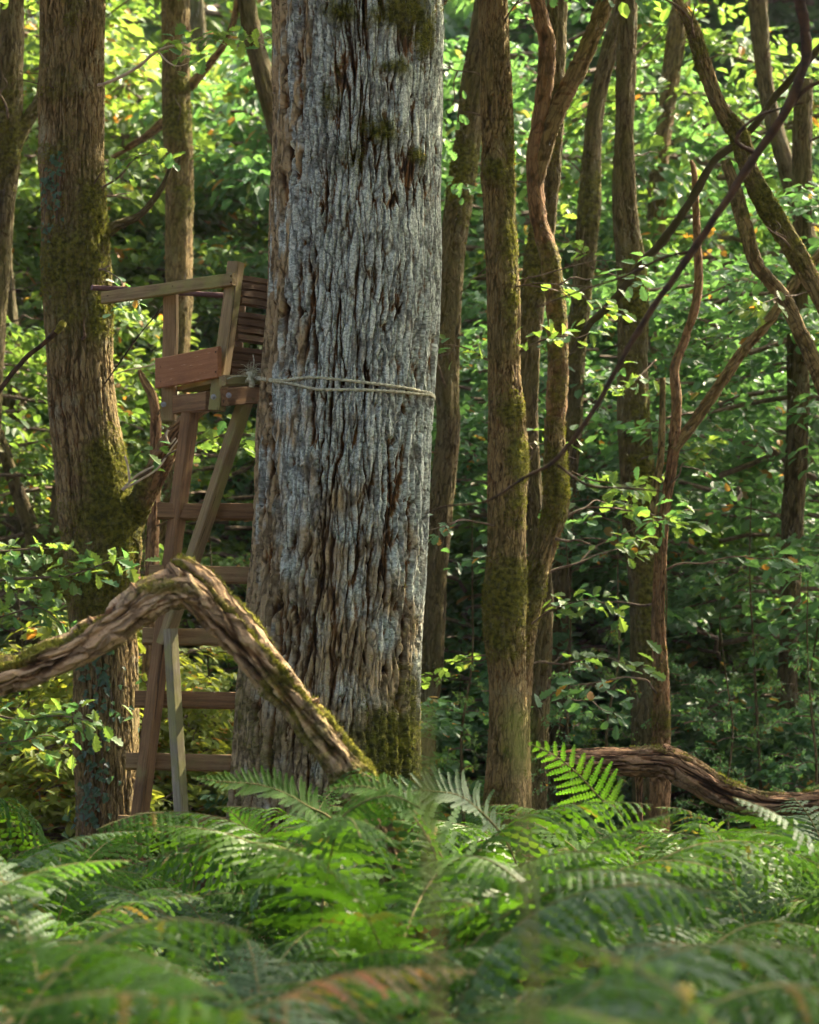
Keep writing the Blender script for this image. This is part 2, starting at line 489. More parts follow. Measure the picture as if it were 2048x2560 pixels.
def px_path(path, d, scale=1.0):
    """(u, v, width[, depth]) in 1725-wide photo pixels -> x y z r, ordered bottom to top"""
    out = []
    for p in path:
        dd = p[3] if len(p) > 3 else d
        c = F(p[0], p[1], dd)
        out.append([c.x, c.y, c.z, 0.5 * p[2] * Q * MPP(dd) * scale])
    if out[0][2] > out[-1][2]:
        out.reverse()
    return out

def to_ground(pts, flare=1.35):
    """continue the lowest point down to the ground with a root flare"""
    a, b = np.array(pts[0]), np.array(pts[1])
    if a[2] > 0.25:
        sl_ = (a[:2] - b[:2]) / max(0.2, b[2] - a[2])
        sl_ = np.clip(sl_, -0.35, 0.35)
        z = a[2]
        ex = []
        for k in (0.5, 0.15, -0.08):
            zz = z * k if k > 0 else k
            ex.append([a[0] + sl_[0] * (z - zz) * 0.6, a[1] + sl_[1] * (z - zz) * 0.6, zz, a[3] * (1 + (flare - 1) * (1 - max(k, 0)) ** 2)])
        pts = ex[::-1] + pts
    return pts

def to_top(pts, top, taper=0.75):
    a, b = np.array(pts[-1]), np.array(pts[-2])
    if a[2] < top:
        g = a[:2] - b[:2]
        sl_ = np.clip(g / max(0.2, a[2] - b[2]), -0.12, 0.12)
        dz = top - a[2]
        pts = pts + [[a[0] + sl_[0] * dz * 0.5, a[1] + sl_[1] * dz * 0.5, a[2] + dz * 0.5, a[3] * (1 + taper) / 2],
                     [a[0] + sl_[0] * dz, a[1] + sl_[1] * dz, top, a[3] * taper]]
    return pts

def front_thetas(nf, nb, half=1.75):
    a = np.linspace(-half, half, nf)
    b = np.linspace(half, 2 * math.pi - half, nb + 2)[1:-1]
    b = np.where(b > math.pi, b - 2 * math.pi, b)
    th = np.concatenate([a, b])
    return np.sort(th)

def trunk_part(name, parent, pts, mat, nf, rows, disp, nb=None, caps=False, ref=(0, -1, 0), tufts=0):
    base = np.array(parent.location)
    th = front_thetas(nf, nb or max(6, nf // 5))
    V, Fc, colr = tube_arrays(pts, 0, rows, ref, disp, th, caps)
    me = mesh_from(name, V - base, Fc, [mat], col=colr)
    o = link(name, me, parent)
    if tufts: moss_tufts(o, V, colr, tufts, int(abs(pts[0][0]) * 100))
    return o

M_MOSS = leaf_mat('moss_tufts', (0.06, 0.062, 0.009), (0.17, 0.16, 0.02), (0.24, 0.24, 0.03), aut=0.0, rough=0.9, spec=0.1, tw=0.3)
def moss_tufts(parent, V, col, nmax, seed, base=None):
    """short moss blades standing off the bark wherever the moss mask is strong"""
    rng = np.random.default_rng(seed)
    n = len(col)
    V = V[:n]
    m = col[:, 1]
    nz = fbm(V[:, 0] * 16 + V[:, 1] * 9, V[:, 2] * 16, seed, None, 3)
    ok = np.where((m + (nz - 0.5) * 1.6 > 0.55))[0]
    if len(ok) < 30: return
    pick = rng.choice(ok, min(nmax, len(ok) * 2))
    p = V[pick]
    top = parent
    while top.parent: top = top.parent
    # outward direction: from the local average of the ring
    me = parent.data
    nr = np.empty(len(me.vertices) * 3, dtype=np.float32); me.vertex_normals.foreach_get('vector', nr)
    nr = nr.reshape(-1, 3)[pick]
    k = len(pick)
    p = p - np.array(top.location) + rng.normal(0, 0.004, (k, 3))
    out = nr + rng.normal(0, 0.45, (k, 3)); out[:, 2] += 0.15
    out = unit(out)
    sd = unit(np.cross(out, rng.normal(0, 1, (k, 3))))
    L = rng.uniform(0.004, 0.013, k)[:, None]; w_ = rng.uniform(0.002, 0.0045, k)[:, None]
    VV = np.stack([p - sd * w_ - out * 0.002, p + sd * w_ - out * 0.002, p + out * L], 1).reshape(-1, 3)
    Fc = np.arange(k * 3).reshape(k, 3)
    c = np.ones((k, 3, 4)); c[:, :, :3] = rng.random((k, 3))[:, None, :]
    o = link('moss', mesh_from('moss', VV, Fc, [M_MOSS], smooth=False, col=c.reshape(-1, 4), cname='lf'), parent)
    o['kind'] = 'stuff'
    return o

def moss_px(lst, d):
    """(u, v, ru, rv, strength) in 1725 px"""
    return [(F(u, v, d), ru * 1.35 * Q * MPP(d), rv * 1.35 * Q * MPP(d), st * 0.98) for (u, v, ru, rv, st) in lst]

# ------------------------------------------------------------------ leaves
def leaf_template(kind):
    """returns verts (x along leaf 0..1, y half width, z), faces tri/quads"""
    if kind == 'simple':
        t = [(0, 0), (0.30, 0.24), (0.68, 0.27), (1, 0)]
    elif kind == 'oak':
        t = [(0, 0.02), (0.14, 0.10), (0.24, 0.22), (0.33, 0.14), (0.45, 0.31), (0.56, 0.19), (0.68, 0.36), (0.79, 0.22), (0.90, 0.24), (1, 0.0)]
    elif kind == 'ivy':
        t = [(0, 0.02), (0.05, 0.30), (0.25, 0.48), (0.38, 0.26), (0.62, 0.30), (1, 0.0)]
    n = len(t)
    V = []
    for x, y in t: V.append((x, 0, -0.10 * x * x))
    for x, y in t: V.append((x, y, y * 0.35 - 0.12 * x * x))
    for x, y in t: V.append((x, -y, y * 0.35 - 0.12 * x * x))
    Fc = []
    for i in range(n - 1):
        Fc.append((i, i + 1, n + i + 1, n + i))
        Fc.append((i + 1, i, 2 * n + i, 2 * n + i + 1))
    V = np.array(V, float)
    if kind == 'simple':   # collapse the shared end points
        V = np.array([(0, 0, 0), (0.45, 0, -0.02), (1, 0, -0.12), (0.30, 0.24, 0.06), (0.72, 0.25, 0.0), (0.30, -0.24, 0.06), (0.72, -0.25, 0.0)], float)
        Fc = [(0, 1, 4, 3), (1, 2, 4, 4), (1, 0, 5, 6), (2, 1, 6, 6)]
        tri = np.array([(0, 1, 3), (1, 4, 3), (1, 2, 4), (0, 5, 1), (1, 5, 6), (1, 6, 2)])
        return V, tri
    q = np.array(Fc)
    return V, q
LEAF_S = leaf_template('simple')
LEAF_O = leaf_template('oak')
LEAF_I = leaf_template('ivy')


def leaves_arrays(pos, dirs, nrm, size, rng, tmpl):
    TV, TF = tmpl
    n = len(pos)
    X = unit(dirs)
    Y = unit(np.cross(nrm, X))
    Z = np.cross(X, Y)
    L = size[:, None, None]
    V = pos[:, None, :] + L * (TV[None, :, 0:1] * X[:, None, :] + TV[None, :, 1:2] * Y[:, None, :] + TV[None, :, 2:3] * Z[:, None, :])
    nv = len(TV)
    Fc = (TF[None] + (np.arange(n) * nv)[:, None, None]).reshape(-1, TF.shape[1])
    r = rng.random((n, 3))
    col = np.ones((n, nv, 4)); col[:, :, :3] = r[:, None, :]
    return V.reshape(-1, 3), Fc, col.reshape(-1, 4)

def join_arrays(parts):
    Vs, Fs, Cs, ms = [], [], [], []
    off = 0
    for V, Fc, C, m in parts:
        Vs.append(V); Fs.append(Fc + off); ms.append(m)
        Cs.append(C if C is not None else np.ones((len(V), 4)) * 0.5)
        off += len(V)
    return np.vstack(Vs), Fs, np.vstack(Cs), ms

def make_crown(name, seed, H0, H1, rad, nb, nt_, nl, leaf=0.075, mats=None, droop=0.25, shape=1.0, tmpl=None):
    """branches round a stem between H0 and H1; leaves in flat sprays at the twig ends"""
    rng = np.random.default_rng(seed)
    parts = []
    allp, alld, alln, alls = [], [], [], []
    for i in range(nb):
        q = (i + rng.random()) / nb
        z0 = H0 + (H1 - H0) * q
        az = i * 2.39996 + rng.normal(0, 0.4)
        prof = math.sin(math.pi * min(1, 0.12 + 0.88 * (1 - q) ** shape)) ** 0.6 if q > 0.15 else 0.8
        Lb = rad * (0.55 + 0.6 * rng.random()) * max(0.35, prof)
        el = rng.uniform(0.0, 0.7)
        dh = np.array([math.cos(az), math.sin(az), 0])
        tt = np.linspace(0, 1, 7)
        bx = Lb * tt
        bz = z0 + Lb * (math.tan(el) * 0.5 * tt - droop * tt ** 2) + rng.normal(0, 0.03, 7) * Lb * tt
        side = np.array([-dh[1], dh[0], 0])
        wob = np.cumsum(rng.normal(0, 0.05, 7)) * Lb
        pts = dh[None] * bx[:, None] + side[None] * wob[:, None]
        pts[:, 2] = bz
        r = 0.018 * Lb / 1.5 * (1 - 0.85 * tt) + 0.002
        V, Fc, _ = tube_arrays(np.c_[pts, r], 4, 7, (0, 0, 1))
        parts.append((V, Fc[0], None, 1))
        for j in range(nt_):
            u = 0.25 + 0.75 * (j + rng.random()) / nt_
            p0 = np.array([np.interp(u, tt, pts[:, k]) for k in range(3)])
            sgn = 1 if j % 2 else -1
            a2 = az + sgn * rng.uniform(0.3, 1.3)
            Lt = rng.uniform(0.15, 0.45) * (1.2 - 0.5 * u) * rad * 0.55
            td = np.array([math.cos(a2), math.sin(a2), rng.uniform(-0.25, 0.35)])
            p1 = p0 + td * Lt
            if j % 2 == 0:
                V, Fc, _ = tube_arrays(np.array([[*p0, 0.004], [*((p0 + p1) / 2 + [0, 0, 0.02]), 0.003], [*p1, 0.0015]]), 3, 3, (0, 0, 1))
                parts.append((V, Fc[0], None, 1))
            k = max(4, int(nl * rng.uniform(0.6, 1.4)))
            w_ = np.sqrt(rng.random(k))
            pos = p0[None] + td[None] * (Lt * (0.25 + 0.85 * w_))[:, None] + rng.normal(0, 1, (k, 3)) * np.array([0.075, 0.075, 0.035]) * rad * 0.55
            az2 = a2 + rng.normal(0, 0.9, k)
            dr = np.stack([np.cos(az2), np.sin(az2), rng.normal(-0.25, 0.35, k)], -1)
            nm = np.stack([rng.normal(0, 0.42, k), rng.normal(0, 0.42, k), np.ones(k)], -1)
            allp.append(pos); alld.append(dr); alln.append(nm); alls.append(leaf * rng.uniform(0.6, 1.25, k))
    V, Fc, C = leaves_arrays(np.vstack(allp), np.vstack(alld), np.vstack(alln), np.concatenate(alls), rng, tmpl or LEAF_S)
    parts.insert(0, (V, Fc, C, 0))
    V, Fs, C, ms = join_arrays(parts)
    me = mesh_from(name, V, Fs, mats, ms, smooth=False, col=C, cname='lf')
    return me

def stem_mesh(name, H, r, seed, mat, lean=0.25):
    rng = np.random.default_rng(seed)
    z = np.linspace(-0.05, H, 7)
    x = np.cumsum(rng.normal(0, 0.06, 7)) * lean * 2; y = np.cumsum(rng.normal(0, 0.06, 7)) * lean * 2
    x -= x[0]; y -= y[0]
    rr = r * (1 - 0.8 * np.linspace(0, 1, 7))
    V, Fc, c = tube_arrays(np.c_[x, y, z, rr], 12, 60, (0, -1, 0), bark_disp(0.03, 0.15, r * 0.1, seed, base_lich=0.2, wob=0.0))
    return mesh_from(name, V, Fc, [mat], col=c)

def mat_variant(me, m0):
    c = me.copy(); c.materials[0] = m0
    return c

# crown templates (each unique mesh is shared by the trees that use it)
CR_S = [make_crown('sapling_crown', 100 + i, 0.5, 4.6, 1.7, 46, 13, 12, 0.108, [M_LEAF, M_TWIG]) for i in range(3)]
CR_SY = [mat_variant(m, M_LEAFY) for m in CR_S[:2]]
CR_SD = [mat_variant(m, M_LEAFD) for m in CR_S]
CR_B = [make_crown('bush_crown', 120 + i, 0.15, 2.1, 1.4, 40, 12, 13, 0.10, [M_LEAFD, M_TWIG], droop=0.35) for i in range(2)]
M_LEAFG = leaf_mat('sun_tinted_bush_leaf', (0.09, 0.15, 0.025), (0.16, 0.20, 0.03), (0.50, 0.52, 0.05), aut=0.05, rough=0.55, spec=0.3)  # sunlight these bushes miss is put into the bright yellow leaf colour
CR_BM = [mat_variant(m, M_LEAF) for m in CR_B]
CR_BY = [mat_variant(m, M_LEAFG) for m in CR_B]
CR_T = [make_crown('tree_crown', 140 + i, 0.0, 6.0, 3.6, 34, 13, 12, 0.13, [M_LEAF, M_TWIG], droop=0.15) for i in range(2)]
CR_P = [make_crown('loose_crown', 160 + i, 0.4, 4.8, 1.15, 30, 8, 6, 0.085, [M_LEAFD if i else M_LEAF, M_TWIG], tmpl=LEAF_O, droop=0.3) for i in range(3)]
ST_S = [stem_mesh('sapling_stem', 4.6, 0.030, 200 + i, M_DARKBARK, 0.6) for i in range(3)]
ST_T = [stem_mesh('tall_trunk', 13.0, 0.20, 210 + i, M_DARKBARK, 0.5) for i in range(2)]

# ------------------------------------------------------------------ the big old oak
def build_oak():
    d = DF
    path = [(758, -20, 350), (757, 0, 350), (756, 150, 350), (755, 300, 351), (750, 450, 352), (747, 600, 353), (738, 750, 352), (729, 900, 352),
            (722, 1050, 351), (714, 1200, 352), (700, 1350, 358), (688, 1500, 368), (682, 1640, 376), (677, 1760, 384)]
    pts = to_top(to_ground(px_path(path, d), 1.5), 7.4, 0.9)
    base = (pts[0][0], pts[0][1], 0)
    t = thing('old_oak_tree', 'massive old oak with deeply furrowed bark and pale blue-grey lichen', 'tree', base)
    zc = lambda v: F(0, v, d).z
    zr = zc(820)
    def lmask(th, P3, h):
        nz = fbm(th * 3, P3[..., 2] * 1.5, 501, None, 3)
        nz2 = fbm(th * 14, P3[..., 2] * 4, 502, None, 3)
        a = sstep(-1.5, -0.6, th + (nz - 0.5) * 0.8 + (nz2 - 0.5) * 1.3)
        up = sstep(zr - 1.9, zr + 0.5, P3[..., 2] + (nz - 0.5) * 1.2)
        return np.clip(a * (0.34 + 0.5 * up) + 0.2 * sstep(0.9, 1.4, th), 0, 1)
    def ampf(th, P3):
        right_up = sstep(0.0, 0.8, th) * sstep(zr, zr + 1.0, P3[..., 2])
        return 1.0 - 0.5 * right_up
    moss = moss_px([(725, 38, 22, 22, 1.0), (850, 30, 45, 34, 1.05), (885, 70, 20, 45, .9), (795, 40, 25, 25, .8), (800, 285, 34, 26, .85), (745, 330, 26, 30, .7),
                    (880, 330, 14, 18, .95), (830, 150, 30, 16, .8), (700, 210, 16, 50, .6), (815, 1640, 75, 110, 1.1), (860, 1560, 22, 110, 1.0), (560, 1560, 50, 90, .35), (520, 1480, 20, 60, .5)], d - 0.3)
    disp = bark_disp(0.042, 0.42, 0.060, 11, moss, lmask=lmask, ampf=ampf, wob=0.02)
    trunk_part('trunk', t, pts, M_OAK, 340, 1200, disp, nb=40, tufts=7000)
    cr = link('crown', CR_T[0], t, Vector((pts[-1][0] - base[0], pts[-1][1] - base[1], 6.6)))
    cr.scale = (1.25, 1.25, 1.1)
    return pts
OAK = build_oak()

# ------------------------------------------------------------------ the other trees
def make_shoot(seed, mat):
    rng = np.random.default_rng(seed)
    t = np.linspace(0, 1, 6)
    pts = np.stack([0.55 * t, np.cumsum(rng.normal(0, 0.03, 6)), 0.10 * t - 0.16 * t ** 2 + rng.normal(0, 0.01, 6)], -1)
    pts[0] = 0
    parts = []
    V, Fc, _ = tube_arrays(np.c_[pts, 0.005 * (1 - 0.8 * t) + 0.0006], 5, 14, (0, 0.2, 1)); parts.append((V, Fc[0], None, 1))
    n = 26
    q = 0.3 + 0.7 * rng.random(n) ** 0.7
    pos = np.stack([np.interp(q, t, pts[:, k]) for k in range(3)], -1) + rng.normal(0, 1, (n, 3)) * [0.05, 0.07, 0.03]
    az = rng.normal(0, 1.0, n)
    dr = np.stack([np.cos(az), np.sin(az), rng.normal(-0.3, 0.35, n)], -1)
    nm = np.stack([rng.normal(0, .4, n), rng.normal(0, .4, n), np.ones(n)], -1)
    V, Fc, C = leaves_arrays(pos, dr, nm, 0.085 * rng.uniform(0.7, 1.25, n), rng, LEAF_O)
    parts.insert(0, (V, Fc, C, 0))
    V, Fs, C, ms = join_arrays(parts)
    return mesh_from('shoot', V, Fs, [mat, M_TWIG], ms, smooth=False, col=C, cname='lf')
SHOOTS = [make_shoot(400 + i, m) for i, m in enumerate((M_LEAF, M_LEAFD, M_LEAFD, M_LEAFY))]
crown_n = [0]
def tree(name, label, d, path, mat, nf, rows, cw, ch, amp, moss=(), top=None, crown=True, limbs=(), lich=0.25, raw=False, f=True, group=None, wob=0.03):
    pth = [((p[0] / Q, p[1] / Q, p[2] / Q) + tuple(p[3:])) if not f else p for p in path]
    pts = px_path(pth, d)
    pts = to_ground(pts)
    top = top or (P(0, 0, d).z + 1.5)
    if crown: pts = to_top(pts, top)
    base = (pts[0][0], pts[0][1], 0)
    t = thing(name, label, 'tree', base, group)
    ms = moss_px([((m[0] / Q, m[1] / Q, m[2] / Q, m[3] / Q, m[4]) if not f else m) for m in moss], d - 0.1)
    seed = int(abs(path[0][0])) + int(d * 10)
    trunk_part('trunk', t, pts, mat, nf, rows, bark_disp(cw, ch, amp, seed, ms, base_lich=lich, wob=wob), tufts=(16000 if d < 16.1 and nf > 100 else 8000 if d < 17 else 3500) if d < 23 else 0)
    for k, lb in enumerate(limbs):
        lp, lmat = lb[0], (lb[1] if len(lb) > 1 else mat)
        lpp = [((p[0] / Q, p[1] / Q, p[2] / Q) + tuple(p[3:])) if not f else p for p in lp]
        lpts = [[*F(p[0], p[1], p[3] if len(p) > 3 else d), 0.5 * p[2] * Q * MPP(d)] for p in lpp]
        r_ = np.mean([q[3] for q in lpts])
        V, Fc, c = tube_arrays(np.array(lpts), max(10, nf // 3), max(40, rows // 4), (0, -1, 0), bark_disp(min(cw, r_), ch, min(amp, r_ * 0.25), seed + k + 3, ms, base_lich=lich, wob=r_ * 0.2), caps=True)
        link('limb', mesh_from('limb', V - np.array(base), Fc, [lmat], col=c), t)
    tr = random.Random(seed)
    A = np.array(pts)
    for k in range(7 if d < 24 else 3):
        zt = tr.uniform(1.5, min(A[-1, 2], P(0, 0, d).z) - 0.2)
        c = [np.interp(zt, A[:, 2], A[:, j]) for j in range(4)]
        az = tr.uniform(-2.4, 2.4) - math.pi / 2
        dv = Vector((math.cos(az), math.sin(az), tr.uniform(0.0, 0.9))).normalized()
        L = tr.uniform(0.12, 0.65); p0 = Vector(c[:3]) + dv * c[3] * 0.7
        r0 = tr.uniform(0.004, 0.011)
        q = [p0]
        for j in range(4):
            q.append(q[-1] + (dv + Vector((tr.gauss(0, .25), tr.gauss(0, .25), tr.gauss(0, .2) - 0.05 * j))) * L / 4)
        lst = [[*x, r0 * (1 - 0.2 * j)] for j, x in enumerate(q)]
        V, Fc, _ = tube_arrays(np.array(lst), 6, 16, (0.15, 0.3, 1), caps=True)
        link('twig', mesh_from('twig', V - np.array(base), Fc, [M_TWIG]), t)
        if k < (5 if path[0][0] * (Q if f else 1) > 1100 else 1) and d < 21:
            o = link('shoot', tr.choice(SHOOTS), t, Vector(q[2]) - Vector(base))
            o.rotation_euler = (tr.gauss(0, .3), tr.gauss(0, .3), az + tr.gauss(0, .4)); o.scale = [tr.uniform(0.8, 1.3)] * 3
    if crown:
        crown_n[0] += 1
        if name in ('leaning_oak_tree', 'thick_mossy_oak_tree', 'distant_grey_oak_tree', 'pale_trunk_oak_tree', 'grey_left_oak_tree', 'sunlit_edge_oak_tree', 'dark_twin_oak_tree'): return t, pts   # crowns left out here so the sun comes through
        cr = link('crown', CR_T[crown_n[0] % 2], t, Vector((pts[-1][0] - base[0], pts[-1][1] - base[1], max(P(0, 0, d).z + 0.3, top - 2.5))))
        cr.rotation_euler = (0, 0, crown_n[0] * 1.7)
        s_ = random.uniform(0.75, 1.0)
        cr.scale = (s_, s_, s_ * 0.9)
    return t, pts

# left oak
T1, T1P = tree('mossy_oak_tree', 'brown oak with green moss bands and ivy behind the seat rail', 16.0,
     [(152, -10, 128), (151, 150, 130), (151, 300, 132), (155, 450, 132), (161, 560, 134), (168, 700, 135), (175, 850, 138), (188, 980, 142), (203, 1090, 150), (211, 1180, 136), (215, 1300, 126), (222, 1420, 128), (226, 1600, 130), (228, 1750, 132)],
     M_BARK, 110, 760, 0.024, 0.26, 0.018,
     [(205, 440, 40, 60, .8), (150, 560, 75, 70, .85), (215, 470, 14, 60, 1), (210, 660, 22, 45, .95), (160, 660, 50, 30, .6), (235, 990, 60, 60, .9), (250, 1080, 60, 90, 1.1), (210, 1220, 60, 80, .95), (215, 1280, 50, 50, .8),
      (150, 20, 26, 50, .55), (130, 190, 60, 30, .4), (115, 330, 40, 24, .5)],
     lich=0.33, limbs=[([(262, 1135, 50, 15.95), (282, 1090, 40), (305, 1040, 40, 15.9), (338, 975, 42, 15.8), (365, 920, 40, 15.7), (410, 868, 28, 15.6), (450, 850, 20, 15.6)], M_REDBARK),
                       ([(212, 495, 20), (246, 475, 15), (297, 451, 13), (342, 393, 11), (358, 352, 8)], M_DARKBARK),
                       ([(275, 1110, 28), (284, 1160, 24), (281, 1200, 20), (285, 1228, 16)], M_REDBARK)])
# slim straight oak right of the big one
tree('slim_oak_tree', 'slim upright oak with mossy swellings right of the massive oak', 16.0,
     [(1039, -10, 62), (1041, 120, 64), (1043, 250, 64), (1048, 370, 66), (1052, 480, 64), (1058, 640, 68), (1062, 800, 70), (1066, 900, 74), (1066, 1050, 76), (1066, 1180, 80), (1062, 1290, 86), (1068, 1450, 82), (1066, 1600, 82), (1062, 1740, 86)],
     M_BARK, 60, 640, 0.022, 0.11, 0.011,
     [(1050, 360, 30, 28, .9), (1075, 330, 12, 120, .7), (1078, 520, 16, 80, .7), (1078, 640, 14, 60, .7), (1082, 860, 26, 34, .95), (1090, 960, 22, 50, .95), (1085, 1060, 30, 40, .7), (1058, 1250, 60, 60, .95), (1045, 1330, 40, 40, .8), (1060, 1700, 70, 60, .4)], lich=0.22)
# twisted mossy stem with a fork
tree('twisted_oak_tree', 'thin twisted mossy stem forking beside the slim oak', 16.4,
     [(1170, 880, 40), (1172, 980, 44), (1172, 1060, 50), (1150, 1140, 44), (1118, 1240, 46), (1100, 1330, 50), (1092, 1460, 50), (1090, 1700, 54)],
     M_BARK, 36, 380, 0.02, 0.12, 0.011, [(1170, 1020, 40, 80, .8), (1180, 700, 30, 200, .6), (1110, 1250, 40, 80, .6), (1168, 560, 30, 60, .7)], crown=False, lich=0.2,
     limbs=[([(1170, 890, 40), (1176, 760, 36), (1170, 640, 36), (1158, 545, 36), (1136, 470, 36), (1128, 400, 38), (1124, 330, 34), (1136, 260, 34), (1148, 170, 36), (1152, 90, 36), (1138, 30, 32), (1124, -40, 30), (1110, -160, 26)], M_REDBARK),
            ([(1126, 410, 30), (1150, 300, 36), (1180, 220, 36), (1215, 150, 38), (1255, 60, 36), (1285, -20, 36), (1330, -150, 30)],)])
tree('dark_twin_oak_tree', 'dark straight trunk half hidden behind the twisted stem', 17.6,
     [(1172, -10, 40), (1168, 160, 40), (1160, 330, 42), (1146, 480, 44), (1122, 640, 46), (1112, 800, 46), (1114, 1000, 44), (1136, 1200, 44), (1136, 1400, 46), (1128, 1620, 48), (1124, 1740, 50)],
     M_DARKBARK, 30, 300, 0.025, 0.14, 0.010, [(1130, 500, 30, 120, .7), (1160, 250, 24, 100, .6)])
tree('leaning_oak_tree', 'narrow dark trunk leaning up between twisted stem and thick mossy trunk', 20.0,
     [(1559, 0, 44), (1536, 87, 42), (1495, 260, 40), (1480, 405, 46), (1472, 550, 46), (1456, 723, 44), (1440, 860, 44), (1428, 1050, 46), (1415, 1250, 46), (1400, 1500, 48), (1385, 1800, 52)],
     M_DARKBARK, 28, 280, 0.03, 0.16, 0.010, [(1478, 500, 30, 100, .6), (1450, 800, 30, 100, .5)], f=False)
tree('thick_mossy_oak_tree', 'thick mossy trunk standing behind the red dead stem', 19.0,
     [(1575, -10, 46), (1568, 170, 47), (1560, 350, 48), (1562, 530, 58), (1580, 700, 70), (1585, 900, 74), (1588, 1100, 76), (1598, 1280, 78), (1612, 1500, 78), (1620, 1750, 82), (1625, 2000, 88)],
     M_DARKBARK, 44, 420, 0.028, 0.14, 0.012, [(1600, 720, 40, 90, .8), (1610, 1200, 30, 160, .9), (1590, 900, 30, 80, .4), (1625, 1500, 26, 160, .7)], f=False, lich=0.3)
tree('pale_trunk_oak_tree', 'bare grey-brown trunk rising behind the leafy twigs, top right of centre', 24.0,
     [(1704, 0, 46), (1675, 202, 44), (1648, 405, 44), (1642, 520, 44), (1634, 800, 46), (1630, 1300, 48)], M_BARK, 24, 220, 0.03, 0.15, 0.008, f=False)
tree('red_dead_oak_tree', 'reddish peeling dead stem with forked top before the thick mossy trunk', 17.2,
     [(1690, 1080, 30), (1680, 1180, 30), (1663, 1290, 30), (1654, 1407, 30), (1648, 1552, 34), (1652, 1697, 42), (1650, 1900, 46)], M_REDBARK, 26, 300, 0.02, 0.16, 0.007,
     [(1650, 1800, 40, 100, .5)], crown=False, f=False, lich=0.1,
     limbs=[([(1688, 1100, 28), (1692, 1000, 26), (1687, 920, 24), (1712, 850, 22), (1745, 730, 22), (1742, 579, 20), (1736, 440, 16), (1728, 400, 8)], M_REDBARK),
            ([(1684, 1125, 30), (1735, 1055, 30), (1796, 968, 28), (1860, 875, 26), (1924, 800, 26), (1990, 705, 26), (2060, 625, 24), (2160, 500, 20)], M_BARK),
            ([(1652, 1400, 20), (1636, 1300, 20), (1640, 1220, 20), (1652, 1147, 18), (1656, 1040, 16), (1657, 945, 14)], M_BARK)])
tree('arched_oak_tree', 'mossy arched limb sweeping down to the right edge', 15.2,
     [(1684, -40, 26), (1690, 0, 28), (1727, 64, 31), (1758, 162, 35), (1796, 266, 34), (1846, 336, 38), (1874, 428, 35), (1920, 521, 37), (1976, 607, 37), (2048, 740, 40), (2120, 920, 52), (2160, 1200, 58)],
     M_BARK, 32, 420, 0.022, 0.13, 0.010, [(1850, 340, 60, 60, .7), (1930, 500, 60, 90, .8), (1740, 120, 20, 120, .6), (2000, 620, 40, 60, .5)], f=False, top=7.5,
     limbs=[([(2075, 1010, 44), (2040, 920, 40), (1999, 827, 38), (1964, 752, 38), (1920, 695, 36), (1889, 654, 34), (1858, 550, 32), (1838, 470, 28), (1815, 400, 16)], M_BARK)])
tree('far_right_oak_tree', 'dark trunk far back between leaves near the right edge', 19.6,
     [(2010, 200, 44), (2000, 700, 50), (1993, 990, 54), (1987, 1263, 54), (1976, 1494, 54), (1970, 1750, 56)], M_DARKBARK, 24, 260, 0.035, 0.18, 0.010, f=False, crown=False)
tree('backleaning_oak_tree', 'dim trunk slanting behind the arched mossy limb', 23.0,
     [(1895, -10, 44), (1900, 58, 44), (1918, 231, 44), (1953, 376, 46), (1987, 492, 46), (2022, 607, 48), (2070, 800, 50), (2100, 1100, 54)], M_DARKBARK, 24, 220, 0.035, 0.18, 0.009, f=False)
tree('sunlit_edge_oak_tree', 'slanting trunk behind the massive oak with a sunlit right edge', 19.0,
     [(1000, 180, 46), (985, 300, 48), (965, 420, 50), (948, 600, 52), (942, 800, 52), (946, 900, 50), (932, 1050, 50), (914, 1200, 52), (905, 1450, 50), (888, 1680, 50)], M_DARKBARK, 40, 420, 0.026, 0.14, 0.011, [(970, 360, 40, 80, .7)])
tree('left_gap_oak_tree', 'grey-brown trunk with moss clumps standing behind the seat', 22.0,
     [(370, -10, 58), (372, 250, 60), (376, 450, 58), (377, 600, 56), (372, 760, 56), (358, 950, 58), (342, 1150, 58), (338, 1350, 56), (340, 1600, 52), (341, 1750, 52)], M_BARK, 40, 420, 0.03, 0.14, 0.009,
     [(375, 260, 26, 50, .9), (380, 180, 26, 20, .8), (385, 420, 20, 30, .7)], lich=0.3,
     limbs=[([(398, 185, 18), (415, 165, 17), (445, 130, 15), (480, 80, 14), (497, 20, 14), (502, -40, 12)], M_REDBARK),
            ([(345, 255, 18), (310, 285, 16), (270, 310, 14), (235, 332, 10)], M_REDBARK)])
tree('edge_oak_tree', 'dark mossy trunk cut by the left edge with a leaning limb', 19.0,
     [(24, -10, 46), (24, 180, 50), (14, 330, 46), (0, 480, 46), (-20, 800, 50), (-30, 1300, 54)], M_DARKBARK, 40, 360, 0.028, 0.15, 0.011, [(20, 280, 60, 80, .6)],
     limbs=[([(-6, 640, 22), (4, 540, 22), (8, 440, 24), (20, 350, 24), (50, 270, 24), (82, 215, 22), (110, 150, 18)],)])
tree('slanted_dark_oak_tree', 'dark trunk slanting behind the massive oak, upper left of it', 22.0,
     [(515, -20, 40), (545, 130, 42), (580, 260, 44), (640, 450, 46), (700, 800, 50), (730, 1300, 54)], M_DARKBARK, 24, 240, 0.03, 0.16, 0.009)
tree('distant_grey_oak_tree', 'distant pale grey trunk seen between the ladder rungs', 30.0,
     [(420, 200, 36), (432, 480, 40), (438, 600, 42), (446, 900, 44), (462, 1500, 46), (468, 1700, 48)], M_DARKBARK, 24, 240, 0.04, 0.2, 0.010, lich=0.45)
